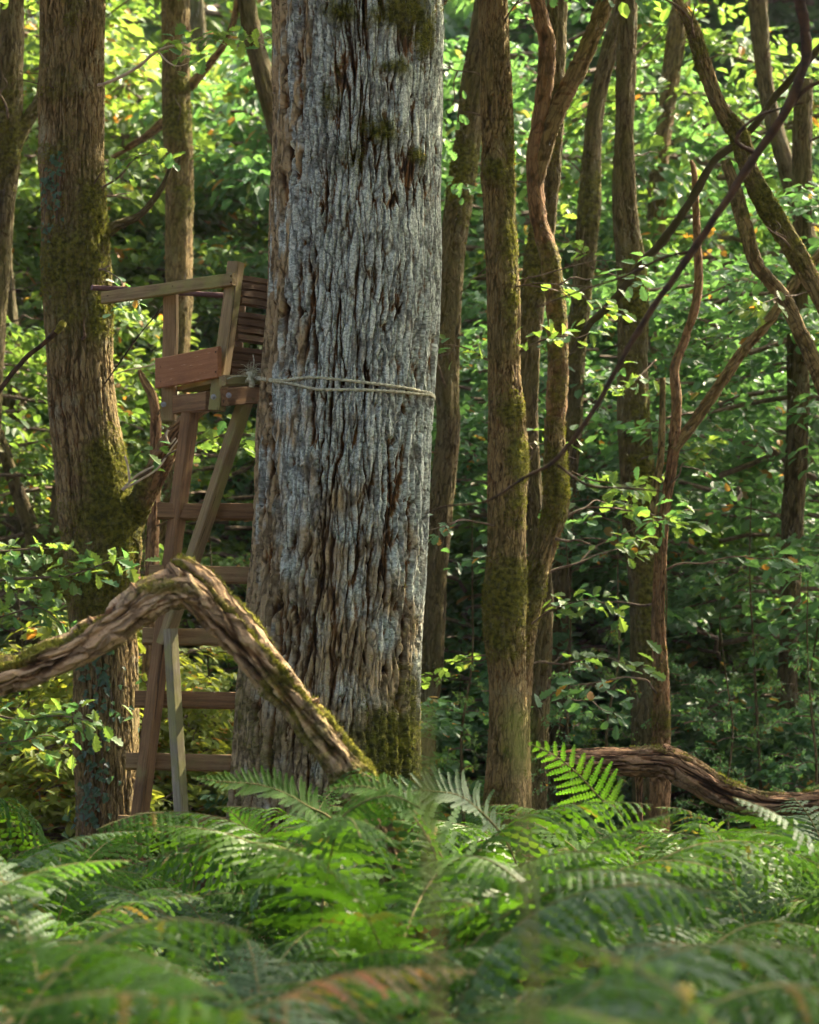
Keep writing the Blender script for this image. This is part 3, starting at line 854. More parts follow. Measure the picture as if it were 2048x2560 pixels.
tree('grey_left_oak_tree', 'blue-grey trunk low at the left edge under the oak twig', 23.0,
     [(30, 1000, 60), (48, 1250, 70), (54, 1450, 72), (60, 1650, 72), (72, 1850, 70), (78, 2060, 72)], M_DARKBARK, 30, 260, 0.035, 0.17, 0.010, f=False, lich=0.4, crown=True)
tree('forked_left_oak_tree', 'mossy forked trunk between blue-grey trunk and ivy-clad oak', 20.5,
     [(130, 1380, 74), (128, 1480, 84), (128, 1700, 86), (125, 1950, 90)], M_DARKBARK, 30, 200, 0.03, 0.16, 0.010, [(130, 1450, 60, 100, .8), (140, 1900, 40, 120, .5)], f=False, crown=False,
     limbs=[([(118, 1420, 50), (86, 1345, 42), (62, 1275, 36), (35, 1200, 32), (5, 1110, 28), (-30, 1000, 24)],), ([(136, 1420, 50), (140, 1320, 40), (150, 1200, 36), (155, 1050, 32), (150, 850, 28)],)])
# broken snag behind the seat
tree('broken_snag', 'broken pale orange snag behind the ladder and left of the seat', 18.0,
     [(348, 925, 10), (360, 952, 20), (380, 985, 26), (391, 1040, 28), (390, 1140, 28), (384, 1300, 30), (376, 1600, 34)], M_REDBARK, 24, 200, 0.02, 0.14, 0.007, crown=False, f=False)

# ------------------------------------------------------------------ high seat
W_BROWN = wood_mat('stained_brown_wood', (0.10, 0.054, 0.020), (0.21, 0.122, 0.050), algae=(0.17, 0.14, 0.05), alg=0.15)
W_PANEL = wood_mat('scratched_brown_panel', (0.20, 0.088, 0.034), (0.26, 0.122, 0.050), alg=0.0, worn=(0.42, 0.28, 0.17))
W_GREEN = wood_mat('algae_wood', (0.12, 0.085, 0.038), (0.27, 0.20, 0.095), algae=(0.19, 0.185, 0.055), alg=0.5)
W_GREY = wood_mat('weathered_grey_wood', (0.14, 0.12, 0.08), (0.28, 0.245, 0.165), algae=(0.20, 0.20, 0.07), alg=0.6)
W_DARK = wood_mat('dark_brown_wood', (0.065, 0.036, 0.015), (0.13, 0.078, 0.034), alg=0.1)
W_PURPLE = wood_mat('purple_brown_wood', (0.075, 0.04, 0.04), (0.13, 0.075, 0.07), alg=0.05)
W_RUNG = wood_mat('lit_tone_rung_wood', (0.13, 0.08, 0.032), (0.26, 0.175, 0.078), algae=(0.19, 0.165, 0.06), alg=0.3)  # lighter copy of the brown wood; light on rung tops put into it
M_STEEL = plain_mat('galvanised_steel', (0.16, 0.17, 0.17), (0.30, 0.31, 0.31), 60, 0.5)

def frame_of(p0, p1, roll, up):
    x = (p1 - p0).normalized()
    z = (up - x * up.dot(x)).normalized()
    y = z.cross(x)
    m = Matrix((x, y, z)).transposed().to_4x4()
    return m @ Matrix.Rotation(roll, 4, 'X')

def extrude_profile(name, prof, L, mat, seg=4, seed=0, warp=0.0015):
    rng = np.random.default_rng(seed)
    prof = np.array(prof); n = len(prof)
    V = []
    for k in range(seg + 1):
        o = rng.normal(0, warp, 2) if 0 < k < seg else np.zeros(2)
        for p in prof: V.append((-L / 2 + L * k / seg, p[0] + o[0], p[1] + o[1]))
    i = np.arange((seg + 1) * n).reshape(seg + 1, n)
    nx = np.roll(i, -1, 1)
    Fq = np.stack([i[:-1], nx[:-1], nx[1:], i[1:]], -1).reshape(-1, 4)
    return mesh_from(name, np.array(V), [Fq, i[0][::-1].reshape(1, -1), i[-1].reshape(1, -1)], [mat], smooth=False)

def beam(parent, name, p0, p1, w_, h_, mat, roll=0.0, up=Vector((0, 0, 1)), bev=0.005, label=None, prof=None, seed=0):
    L = (p1 - p0).length
    if prof is None:
        a, c = w_ / 2, h_ / 2
        prof = [(-a + bev, -c), (a - bev, -c), (a, -c + bev), (a, c - bev), (a - bev, c), (-a + bev, c), (-a, c - bev), (-a, -c + bev)]
    me = extrude_profile(name, prof, L, mat, seed=seed)
    o = link(name, me, parent)
    m = frame_of(p0, p1, roll, up)
    o.matrix_local = Matrix.Translation((p0 + p1) / 2 - parent.location) @ m
    if label: o['label'] = label
    return o

def z_on(u, d, z):
    """point at pixel column u, depth d, with height z"""
    p = P(u, 1750, d)
    return Vector((p.x, d, z))

def ground_pt(a, b):
    """continue line a -> b down to z = -0.06"""
    t = (a.z + 0.06) / (a.z - b.z)
    return a + (b - a) * t

def bolt(parent, p, r=0.009):
    a = np.linspace(0, 2 * math.pi, 6, endpoint=False)
    V = []; rings = [(r * 1.7, 0.0), (r * 1.7, -0.004), (r, -0.004), (r, -0.014), (r * 0.75, -0.017)]
    aa = np.linspace(0, 2 * math.pi, 12, endpoint=False)
    for rad, y in rings:
        for k in range(12):
            rr = rad if rad > r * 1.2 else rad * (1.0 if k % 2 == 0 else 0.9)
            V.append((rr * math.cos(aa[k]), y, rr * math.sin(aa[k])))
    i = np.arange(60).reshape(5, 12); nx = np.roll(i, -1, 1)
    Fq = np.stack([i[:-1], i[1:], nx[1:], nx[:-1]], -1).reshape(-1, 4)
    o = link('bolt', mesh_from('bolt', np.array(V), [Fq, i[-1][::-1].reshape(1, -1)], [M_STEEL], smooth=False), parent)
    o.location = p - parent.location
    return o

def build_stand():
    sb = ground_pt(P(476, 1040, 14.42), P(343, 2090, 14.42))
    t = thing('high_seat', 'wooden hunting high seat with ladder leaning against the massive oak', 'high seat', (sb.x, sb.y, 0))
    s = MPP(14.3)
    # ladder
    beam(t, 'stringer', P(480, 1000, 14.42), sb, 0.075, 0.075, W_BROWN, roll=R(38), up=Vector((0, -1, 0)), bev=0.006, seed=1)
    rs0 = P(735, 1000, 14.56); beam(t, 'stringer', rs0, ground_pt(rs0, P(625, 2090, 14.56)), 0.07, 0.07, W_BROWN, roll=R(38), up=Vector((0, -1, 0)), seed=2)
    rungs = [(393, 1277, 690, 1281, 14.40, 3), (373, 1434, 680, 1440, 14.41, 4), (356, 1590, 668, 1596, 14.49, 5), (337, 1748, 650, 1754, 14.49, 6), (315, 1903, 640, 1909, 14.49, 7), (296, 2059, 630, 2066, 14.49, 8)]
    vs_ = 2215
    for (u0, v0, u1, v1, dd, sd) in rungs:
        beam(t, 'rung', P(u0, v0, dd), P(u1, v1, dd + 0.05), 0.045, 0.088, W_RUNG if sd % 3 else W_BROWN, up=Vector((0, 0.22, 1)), bev=0.004, seed=sd)
    for (u0, v0) in ((278, 2215), (258, 2370)):
        beam(t, 'rung', P(u0, v0, 14.49), P(u0 + 330, v0 + 7, 14.54), 0.045, 0.088, W_DARK, up=Vector((0, 0.22, 1)), bev=0.004, seed=v0)
    # diagonal brace and grey support
    beam(t, 'brace', P(618, 990, 14.30), P(410, 1612, 14.37), 0.06, 0.075, W_GREEN, roll=R(40), up=Vector((0, -1, 0)), seed=11)
    g0 = P(426, 1572, 14.29)
    beam(t, 'support_post', g0, ground_pt(g0, P(457, 2089, 14.29)), 0.06, 0.06, W_GREY, roll=R(42), up=Vector((0, -1, 0)), seed=12)
    # seat frame
    beam(t, 'post', P(427, 735, 14.55), P(422, 1052, 14.55), 0.075, 0.06, W_RUNG, up=Vector((0, -1, 0)), roll=R(12), seed=13)
    beam(t, 'post', P(590, 656, 14.20), P(542, 1027, 14.17), 0.075, 0.065, W_GREEN, up=Vector((0, -1, 0)), roll=R(34), seed=14)
    zr = P(585, 698, 14.12).z
    beam(t, 'hand_rail', P(259, 745, 14.78), P(587, 698, 14.115), 0.04, 0.068, W_GREEN, seed=15)
    beam(t, 'back_rail', P(229, 719, 14.83), P(610, 741, 15.15), 0.045, 0.026, W_PURPLE, seed=16)
    beam(t, 'back_post', P(604, 736, 15.13), P(590, 1000, 15.13), 0.05, 0.05, W_DARK, up=Vector((0, -1, 0)), seed=17)
    beam(t, 'front_panel', P(393, 934, 14.585), P(549, 905, 14.08), 0.026, 0.168, W_PANEL, seed=18)
    beam(t, 'seat_beam', P(441, 1013, 14.50), P(524, 1002, 14.23), 0.05, 0.10, W_BROWN, seed=19)
    beam(t, 'side_beam', P(560, 993, 14.12), P(692, 984, 14.52), 0.05, 0.095, W_BROWN, seed=20)
    # grooved side boards between the near post and the oak
    for k, (u0, vt, vb, u1) in enumerate(((602, 687, 764, 712), (592, 777, 854, 708), (577, 865, 940, 704))):
        hgt = (vb - vt) * s
        n = 4; prof = []
        rg = hgt / n
        for i in range(n):
            z0 = hgt / 2 - i * rg
            prof += [(-0.013, z0 - rg * 0.06), (-0.013, z0 - rg * 0.70), (-0.004, z0 - rg * 0.78), (-0.004, z0 - rg * 0.97)]
        prof = prof + [(0.013, -hgt / 2 + 0.001), (0.013, hgt / 2 - 0.001)]
        p0 = P(u0, (vt + vb) / 2, 14.23); p1 = z_on(u1, 14.47, p0.z)
        o = beam(t, 'slat', p0, p1, 0, 0, W_DARK, prof=prof, seed=30 + k)
    # seat planks, running along the front
    a = P(440, 972, 14.55); bq = P(530, 962, 14.16)
    dirn = (bq - a).normalized(); perp = Vector((-dirn.y, dirn.x, 0)).normalized()
    bq.z = a.z
    for k in range(3):
        off = perp * (0.06 + 0.125 * k)
        beam(t, 'seat_plank', a + off, bq + off, 0.115, 0.028, W_GREEN if k == 0 else W_DARK, seed=40 + k)
    beam(t, 'armrest_block', P(556, 952, 14.05), P(646, 948, 14.16), 0.075, 0.056, W_GREEN, seed=50, bev=0.008)
    for (u, v, dd) in ((409, 1011, 14.50), (534, 992, 14.105), (572, 988, 14.085)):
        bolt(t, P(u, v, dd))
    for (u, v, dd) in ((402, 918, 14.545), (402, 955, 14.545), (540, 880, 14.09), (540, 930, 14.09), (270, 740, 14.735), (578, 690, 14.10), (578, 706, 14.10), (432, 716, 14.41)):
        o = bolt(t, P(u, v, dd), 0.0035); o.name = 'nail'; o.data.materials[0] = M_DARKTWIG
    return t
build_stand()

# ------------------------------------------------------------------ rope round the oak
def build_rope():
    m = plain_mat('old_hemp_rope', (0.20, 0.20, 0.125), (0.42, 0.42, 0.29), 60, bump=0.4)
    Rz = OAK
    zs = np.array([p[2] for p in Rz]); xs = np.array([p[0] for p in Rz]); rs = np.array([p[3] for p in Rz])
    def on_oak(u, v):
        p = P(u, v, 13.6)
        cx = np.interp(p.z, zs, xs); r = np.interp(p.z, zs, rs) + 0.028
        for _ in range(4):
            dx = np.clip(p.x - cx, -r, r)
            dd = DF - math.sqrt(max(0.0, r * r - dx * dx))
            p = P(u, v, dd)
        return p
    knot = P(630, 944, 14.0)
    t = thing('rope', 'frayed greenish rope tied round the massive oak and knotted to the seat', 'rope', knot)
    def strand(name, pts, r, seed):
        A = np.array([[*p, r] for p in pts])
        def tw(th, s, rm, C, N, B, rr):
            h = 0.5 + 0.5 * np.cos(3 * th + s * 170)
            return (h - 0.5) * r * 0.5 + (fbm(th * 2, s * 60, seed, None, 2) - 0.5) * r * 0.5, np.stack([h, h * 0, h * 0, h * 0 + 1], -1)
        V, Fc, c = tube_arrays(A, 10, int(len(pts) * 34), (0.1, -0.3, 1), tw, caps=True)
        link(name, mesh_from(name, V - np.array(knot), Fc, [m], col=c), t)
    k2 = P(640, 944, 13.98)
    s1 = [knot, k2, P(655, 945, 13.93)] + [on_oak(u, v) for u, v in ((690, 950), (715, 951), (745, 946), (780, 943), (840, 948), (900, 955), (960, 962), (1010, 969), (1050, 977), (1076, 983))]
    s2 = [knot, k2 + Vector((0, 0, -0.01)), P(655, 949, 13.92)] + [on_oak(u, v) for u, v in ((690, 954), (715, 957), (750, 964), (790, 973), (850, 974), (920, 975), (990, 979), (1050, 985), (1076, 987))]
    # both strands continue round the back of the trunk
    def back(z0, zend):
        out = []
        cx = np.interp(z0, zs, xs); r = np.interp(z0, zs, rs) + 0.03
        for a in np.linspace(0.25, 2.95, 10):
            out.append(Vector((cx + r * math.cos(a), DF + r * math.sin(a), z0 + (zend - z0) * a / math.pi)))
        return out
    strand('strand', s1 + back(s1[-1].z, knot.z) , 0.0075, 1)
    strand('strand', s2 + back(s2[-1].z, knot.z - 0.03), 0.0075, 2)
    # knot coils and fray
    kc = [knot + Vector((0.018 * math.cos(a) - 0.004 * a / 6, 0.024 * math.sin(a) - 0.01, 0.03 * math.sin(a * 0.5 + 0.6))) for a in np.linspace(0, 13, 22)]
    strand('knot', kc, 0.010, 3)
    tail = [knot + Vector(v) for v in ((0.0, -0.02, 0.02), (-0.01, -0.045, -0.01), (0.004, -0.05, -0.035), (0.0, -0.045, -0.055))]
    strand('tail', tail, 0.014, 4)
    rng = random.Random(5)
    parts = []
    for k in range(46):
        a = rng.uniform(0, 6.28); L = rng.uniform(0.03, 0.085); e = rng.uniform(-0.2, 1.4)
        d_ = Vector((math.cos(a) * math.cos(e), math.sin(a) * math.cos(e) * 0.6 - 0.15, math.sin(e)))
        p0 = knot + Vector((0, -0.02, 0.02))
        p1 = p0 + d_ * L * 0.6 + Vector((rng.gauss(0, .008), 0, rng.gauss(0, .008))); p2 = p0 + d_ * L + Vector((rng.gauss(0, .02), 0, -0.012))
        V, Fc, _ = tube_arrays(np.array([[*p0, 0.0014], [*p1, 0.0011], [*p2, 0.0006]]), 3, 5, (0.2, 0.3, 1))
        parts.append((V - np.array(knot), Fc[0], None, 0))
    for pts_ in ([(0, 0, 0), (-0.05, -0.03, 0.005), (-0.10, -0.03, 0.0), (-0.13, -0.02, -0.01)], [(0, 0, 0.03), (0.012, -0.02, 0.08), (0.006, -0.02, 0.12)]):
        V, Fc, _ = tube_arrays(np.array([[p[0], p[1], p[2], 0.003] for p in pts_]), 4, 10, (0.2, 0.9, 0.3)); parts.append((V, Fc[0], None, 0))
    V, Fs, C, ms = join_arrays(parts)
    link('fray', mesh_from('fray', V, Fs, [m], ms), t)['kind'] = 'stuff'
build_rope()

# ------------------------------------------------------------------ fallen limbs
def fallen(name, label, d, path, cols, rows, cw, ch, amp, seed, topmoss=0.0, legs=(), stubs=(), mosspx=(), mat=M_LOG, limbs=()):
    pts = [[*F(p[0], p[1], p[3] if len(p) > 3 else d), 0.385 * p[2] * Q * MPP(d)] for p in path]
    base = Vector((pts[len(pts) // 2][0], d, 0))
    t = thing(name, label, 'log', base)
    ms = moss_px(mosspx, d)
    bd = bark_disp(cw, ch, amp, seed, ms, base_lich=0.42, wob=0.034 if mat is M_LOG else 0.02)
    def disp(th, s, r, C, N, B, rr):
        dd, c = bd(th, s, r, C, N, B, rr)
        top = sstep(0.2, 0.8, -np.sin(th)) * topmoss * 1.15
        nz = fbm(th * 1.5, s * 3.0, seed + 7, None, 3)
        m_ = top * sstep(0.42, 0.6, nz)
        c[..., 1] = np.maximum(c[..., 1], m_)
        return dd + m_ * 0.012 * fbm(th * 9, s * 60, seed + 8, None, 2) * 1.5, c
    V, Fc, c = tube_arrays(np.array(pts), cols, rows, (0, -1, 0), disp, caps=True)
    o = link('trunk', mesh_from('trunk', V - np.array(base), Fc, [mat], col=c), t)
    moss_tufts(o, V, c, 3500, seed)
    for lp in limbs:
        lpts = [[*F(p[0], p[1], d + 0.015), 0.375 * p[2] * Q * MPP(d)] for p in lp]
        V, Fc, c = tube_arrays(np.array(lpts), cols, rows, (0, -1, 0), disp, caps=True)
        o = link('limb', mesh_from('limb', V - np.array(base), Fc, [mat], col=c), t)
        moss_tufts(o, V, c, 5000, seed + 1)
    for k, (sp, nm) in enumerate([(s_, 'stub') for s_ in stubs] + [(l_, 'leg') for l_ in legs]):
        lp = [[*F(p[0], p[1], p[3] if len(p) > 3 else d), 0.5 * p[2] * Q * MPP(d)] for p in sp]
        r_ = np.mean([q[3] for q in lp])
        V, Fc, c = tube_arrays(np.array(lp), 20, 40, (0.1, -1, 0), bark_disp(0.02, 0.1, r_ * 0.3, seed + k, (), base_lich=0.3, wob=r_ * 0.3), caps=True)
        link(nm, mesh_from(nm, V - np.array(base), Fc, [mat], col=c), t)
    return t
fallen('dead_bough', 'arched dead bough with moss crossing in front of ladder and massive oak', 10.4,
       [(-900, 2500, 70), (-760, 2200, 66), (-560, 1850, 62), (-340, 1600, 60), (-140, 1490, 58), (0, 1428, 58), (50, 1414, 56), (100, 1390, 64), (150, 1370, 60), (200, 1338, 72), (250, 1306, 68), (290, 1278, 80), (335, 1254, 80), (375, 1240, 86), (405, 1242, 84), (430, 1254, 66), (448, 1270, 40)],
       64, 420, 0.032, 0.42, 0.046, 77, topmoss=0.8,
       limbs=[[(356, 1186, 8), (366, 1196, 34), (380, 1208, 58), (402, 1232, 84), (428, 1262, 94), (452, 1290, 84), (492, 1330, 90), (545, 1392, 80), (575, 1428, 86), (620, 1478, 80), (655, 1522, 84), (705, 1584, 74), (740, 1632, 76), (772, 1680, 70), (800, 1740, 68), (830, 1850, 66), (870, 2050, 64), (930, 2400, 64)]],
       stubs=[[(300, 1262, 34), (286, 1240, 20), (276, 1228, 5)], [(398, 1226, 40), (404, 1204, 20), (408, 1194, 4)], [(205, 1325, 24), (190, 1306, 14), (186, 1298, 4)], [(640, 1490, 30), (662, 1478, 18), (672, 1470, 5)]],
       mosspx=[(345, 1240, 50, 12, .7), (560, 1470, 60, 60, .45), (650, 1560, 60, 60, .5), (740, 1640, 50, 50, .5)])
fallen('fallen_log', 'brown fallen log with split wood resting above the ferns at right', 13.0,
       [(1150, 1612, 40), (1185, 1606, 54), (1240, 1604, 62), (1330, 1604, 66), (1400, 1606, 76), (1455, 1630, 76), (1520, 1668, 68), (1600, 1692, 58), (1680, 1692, 54), (1760, 1690, 54), (1900, 1740, 54), (2150, 1980, 56), (2420, 2280, 56)],
       64, 420, 0.020, 0.60, 0.024, 88, mat=M_LOG2, topmoss=0.35, stubs=[[(1405, 1590, 40), (1400, 1576, 24), (1396, 1568, 10)]],
       legs=[[(1345, 1625, 22), (1346, 1690, 13, 13.1), (1352, 1850, 12, 13.2), (1348, 2000, 13, 13.3), (1352, 2180, 14, 13.3)]])

# ------------------------------------------------------------------ branches and leafy twigs near the subject
def leaf_mesh(name, tmpl, mat, seed, curl=0.0):
    V, Fq = tmpl
    V = V.copy(); V[:, 2] += curl * (V[:, 0] - 0.4) ** 2 + 0.5 * curl * np.abs(V[:, 1])
    rng = np.random.default_rng(seed)
    c = np.ones((len(V), 4)); c[:, :3] = rng.random(3) * [1, 0.9, 1]
    return mesh_from(name, V, Fq, [mat], smooth=False, col=c, cname='lf')
OAKLEAF = [leaf_mesh('oak_leaf', LEAF_O, m, i, cu) for i, (m, cu) in enumerate(((M_LEAFY, 0.2), (M_LEAF, -0.25), (M_LEAFY, -0.1), (M_LEAF, 0.3), (M_LEAFD, 0.1)))]
IVYLEAF = [leaf_mesh('ivy_leaf', LEAF_I, M_IVY, 50 + i, cu) for i, cu in enumerate((0.2, -0.2, 0.0))]

def rot_from(dirv, nrm):
    x = Vector(dirv).normalized(); n = Vector(nrm)
    y = n.cross(x).normalized(); z = x.cross(y)
    return Matrix((x, y, z)).transposed().to_4x4()

def add_leaf(parent, p, dirv, nrm, size, mesh):
    o = link('leaf', mesh, parent)
    o.matrix_local = Matrix.Translation(Vector(p) - parent.location) @ rot_from(dirv, nrm) @ Matrix.Diagonal((size, size, size, 1))
    return o

def twig_tube(parent, name, pts, mat, rows=None, cols=8):
    knob = lambda th, s, r, C, N, B, rr: ((fbm(th * 1.2 + 9, s * 14, 5, None, 3) - 0.45) * rr * 0.9, np.ones(rr.shape + (4,)))
    V, Fc, _ = tube_arrays(np.array(pts), cols, rows or len(pts) * 8, (0.15, -1, 0.1), knob, caps=True)
    return link(name, mesh_from(name, V - np.array(parent.location), Fc, [mat]), parent)

def leafy_twig(parent, path, d, w_, n, size, rng, mat=M_TWIG, clumps=3, start=0.3, spread=0.10, meshes=OAKLEAF, jit=0.05):
    """path in 2048 px; leaves in tufts along the outer part"""
    pts = []
    for i, p in enumerate(path):
        dd = p[2] if len(p) > 2 else d
        q = P(p[0], p[1], dd)
        pts.append([q.x, q.y + (rng.random() - 0.5) * jit, q.z, w_ * MPP(d) * 0.5 * (1 - 0.75 * i / (len(path) - 1))])
    twig_tube(parent, 'twig', pts, mat)
    C, _ = catmull(np.array(pts), 60)
    for k in range(n):
        c = k % clumps
        q = start + (1 - start) * (c + 0.9) / clumps if rng.random() < 0.75 else rng.uniform(start, 1)
        i = min(59, int(q * 59))
        tan = Vector(C[i, :3] - C[max(0, i - 4), :3]).normalized()
        side = Vector((rng.gauss(0, 1), rng.gauss(0, 0.6), rng.gauss(0, 0.6)))
        dv = (tan * 0.8 + side.normalized() * 0.9)
        dv.z -= 0.15
        p = Vector(C[i, :3]) + Vector((rng.gauss(0, spread), rng.gauss(0, spread * 0.6), rng.gauss(0, spread * 0.45)))
        nr = Vector((rng.gauss(0, 0.35), -0.35 + rng.gauss(0, 0.4), 0.9))
        add_leaf(parent, p, dv, nr, size * rng.uniform(0.7, 1.2), rng.choice(meshes))

def build_twigs():
    rng = random.Random(21)
    # low oak twig in front of the ivy-clad oak, growing from a sapling just outside the frame
    b = P(-150, 1750, 15.2)
    t = thing('oak_sapling', 'lobed oak leaves on a low twig before the mossy oak trunk', 'sapling', (b.x, b.y, 0))
    twig_tube(t, 'trunk', [[b.x, b.y, -0.05, 0.03], [b.x + 0.03, b.y, 0.9, 0.026], [b.x - 0.02, b.y, 1.9, 0.02], [b.x + .02, b.y, 2.9, 0.012], [b.x, b.y, 3.6, 0.005]], M_TWIG)
    leafy_twig(t, [(-150, 1500), (-60, 1460), (0, 1450), (90, 1445), (160, 1440), (215, 1425), (270, 1405), (310, 1395)], 15.2, 9, 60, 0.10, rng, clumps=4, start=0.3, spread=0.075)
    leafy_twig(t, [(-150, 1400), (-50, 1385), (40, 1375), (120, 1372), (180, 1385)], 15.3, 7, 50, 0.095, rng, clumps=4, start=0.2, spread=0.08)
    leafy_twig(t, [(-150, 1760), (-30, 1785), (60, 1800), (140, 1790), (220, 1800), (262, 1815)], 15.2, 7, 60, 0.10, rng, clumps=5, start=0.2, spread=0.085)
    leafy_twig(t, [(-150, 1850), (-30, 1860), (60, 1850), (130, 1840), (190, 1880)], 15.4, 6, 44, 0.095, rng, clumps=4, start=0.2, spread=0.09)
    leafy_twig(t, [(-150, 1620), (-40, 1560), (40, 1530), (100, 1520), (165, 1570)], 15.6, 6, 44, 0.095, rng, clumps=4, start=0.2, spread=0.08)
    # twig over the gap at the top
    b = P(235, 215, 15.75)
    t = thing('oak_twig', 'pale arching oak twig with leaves across the upper gap left of the oak', 'branch', b)
    leafy_twig(t, [(245, 212, 15.85), (290, 198, 15.7), (345, 165, 15.6), (394, 128, 15.5), (450, 108, 15.5), (500, 99, 15.5), (560, 96, 15.4), (615, 98, 15.4), (680, 92, 15.3)], 15.5, 9, 50, 0.09, rng, M_PALETWIG, clumps=4, start=0.38, spread=0.07)
    leafy_twig(t, [(394, 128, 15.5), (420, 155, 15.4), (450, 165, 15.4), (500, 140, 15.4)], 15.5, 5, 12, 0.08, rng, M_PALETWIG, clumps=2, start=0.4, spread=0.05)
    # sprigs hanging in the gap between left oak and seat
    for nm, lab, pth, n in (('leafy_sprig', 'drooping yellow-green oak sprig beside the left trunk above the rail', [(255, 470, 15.9), (300, 440, 15.8), (335, 400, 15.7), (380, 385, 15.7), (420, 400, 15.6)], 34),
                            ('leafy_sprig', 'loose oak sprig under the seat left of the ladder', [(330, 1200, 15.9), (380, 1170, 15.6), (430, 1130, 15.3), (480, 1110, 15.2), (560, 1085, 15.1), (600, 1060, 15.1)], 26),
                            ('leafy_sprig', 'green oak sprig poking out right of the massive oak below the rope', [(1080, 1010, 15.6), (1130, 1005, 15.7), (1180, 1010, 15.7), (1230, 990, 15.6)], 0),
                            ('leafy_sprig', 'small oak sprig beside the slim oak under its broken stub', [(1220, 900, 15.9), (1160, 870, 15.7), (1110, 860, 15.6)], 16),
                            ('leafy_sprig', 'oak sprig with pale twigs right of the slim oak trunk', [(1300, 880, 16.0), (1330, 860, 15.8), (1390, 840, 15.7), (1440, 845, 15.6), (1480, 830, 15.6)], 30),
                            ('leafy_sprig', 'green sprig crossing the thick mossy trunk', [(1640, 900, 17.5), (1590, 950, 17.4), (1540, 970, 17.3), (1490, 960, 17.3)], 34),
                            ('leafy_sprig', 'drooping sprig crossing the twisted stem low down', [(1330, 1560, 16.3), (1370, 1530, 16.2), (1420, 1510, 16.1), (1480, 1500, 16.1), (1530, 1520, 16.1)], 44),
                            ('leafy_sprig', 'leaf spray beside the red dead stem under its fork', [(1430, 1180, 16.4), (1480, 1200, 16.3), (1540, 1210, 16.2), (1600, 1230, 16.1)], 40)):
        if n == 0: continue
        t = thing(nm, lab, 'branch', P(*pth[0]))
        leafy_twig(t, pth, pth[0][2], 6, n, 0.085, rng, clumps=4, start=0.2, spread=0.09)
    # mossy tipped stick leaning in from the left edge
    t = thing('leaning_stick', 'thin dead stick with a mossy tip leaning in from the left edge', 'stick', P(-60, 1100, 15.0))
    pts = [[*P(u, v, 15.0), r * MPP(15) / 2] for u, v, r in ((-420, 2500, 12), (-200, 1500, 12), (-60, 1080, 12), (0, 975, 12), (60, 900, 12), (110, 858, 12), (146, 824, 15), (160, 808, 12))]
    twig_tube(t, 'shaft', pts, M_DARKTWIG, 120)
    tp = [[*P(u, v, 14.98), r * MPP(15) / 2] for u, v, r in ((140, 832, 10), (148, 822, 20), (157, 810, 22), (162, 803, 8))]
    V, Fc, c = tube_arrays(np.array(tp), 12, 16, (0, -1, 0), lambda th, s, r, C, N, B, rr: ((fbm(th * 3, s * 80, 4, None, 2) - 0.5) * 0.02, np.stack([rr * 0 + .5, rr * 0 + 1, rr * 0, rr * 0 + 1], -1)), caps=True)
    link('moss_tip', mesh_from('moss_tip', V - np.array(t.location), Fc, [M_LOG], col=c), t)
    # dark branch sweeping through from the upper right, close to the camera
    dd = 9.6
    root = P(2700, 900, dd)
    t = thing('overhanging_branch', 'dark out-of-focus branch sweeping down across the upper right', 'branch', (root.x, root.y, 0))
    jr = random.Random(3)
    def bp(lst): return [[*F(u + jr.gauss(0, 5), v + jr.gauss(0, 5), dd), 0.38 * w_ * Q * MPP(dd)] for u, v, w_ in lst]
    twig_tube(t, 'trunk', [[root.x, root.y, -0.05, 0.12], [root.x + .05, root.y, 1.8, 0.10], [root.x, root.y, 3.6, 0.085], [root.x + .1, root.y, 5.6, 0.06]], M_DARKBARK, 60, 16)
    twig_tube(t, 'bough', bp([(2270, 300, 60), (2050, -120, 44), (1860, -260, 34), (1740, -160, 28), (1688, -30, 27), (1690, 60, 27), (1692, 140, 25), (1655, 238, 27), (1605, 325, 24), (1540, 420, 21), (1450, 545, 19), (1370, 660, 17), (1300, 775, 14), (1232, 890, 12), (1170, 980, 11), (1105, 1018, 8), (1030, 1050, 6), (950, 1062, 5), (890, 1085, 3)]), M_DARKTWIG, 260, 14)
    twig_tube(t, 'side_branch', bp([(1652, 240, 14), (1690, 190, 12), (1740, 170, 9)]), M_DARKTWIG)
    twig_tube(t, 'side_branch', bp([(1600, 335, 14), (1560, 300, 10), (1600, 240, 8), (1700, 215, 6)][::-1]), M_DARKTWIG)
    twig_tube(t, 'side_branch', bp([(1450, 540, 10), (1400, 545, 8), (1310, 590, 6), (1220, 615, 5), (1130, 650, 3)]), M_DARKTWIG)
    twig_tube(t, 'side_branch', bp([(1170, 985, 8), (1240, 1020, 7), (1310, 1040, 6), (1390, 1030, 3)]), M_DARKTWIG)
    # slanting thin branch further back
    t = thing('slanting_branch', 'thin dark branch slanting down left between the right-hand stems', 'branch', P(1490, 804, 17.0))
    twig_tube(t, 'shaft', [[*P(u, v, 16.9), w_ * MPP(17) / 2] for u, v, w_ in ((2150, 20, 18), (2040, 130, 18), (1952, 226, 18), (1864, 340, 18), (1786, 402, 18), (1727, 503, 19), (1657, 602, 20), (1592, 676, 21), (1528, 760, 20), (1478, 806, 18), (1440, 868, 14), (1405, 900, 6))], M_DARKBARK, 160, 12)
    # bare bleached twigs by the ladder
    t = thing('bleached_twigs', 'bare bleached twig by the mossy trunk left of the ladder', 'branch', P(310, 1220, 15.5))
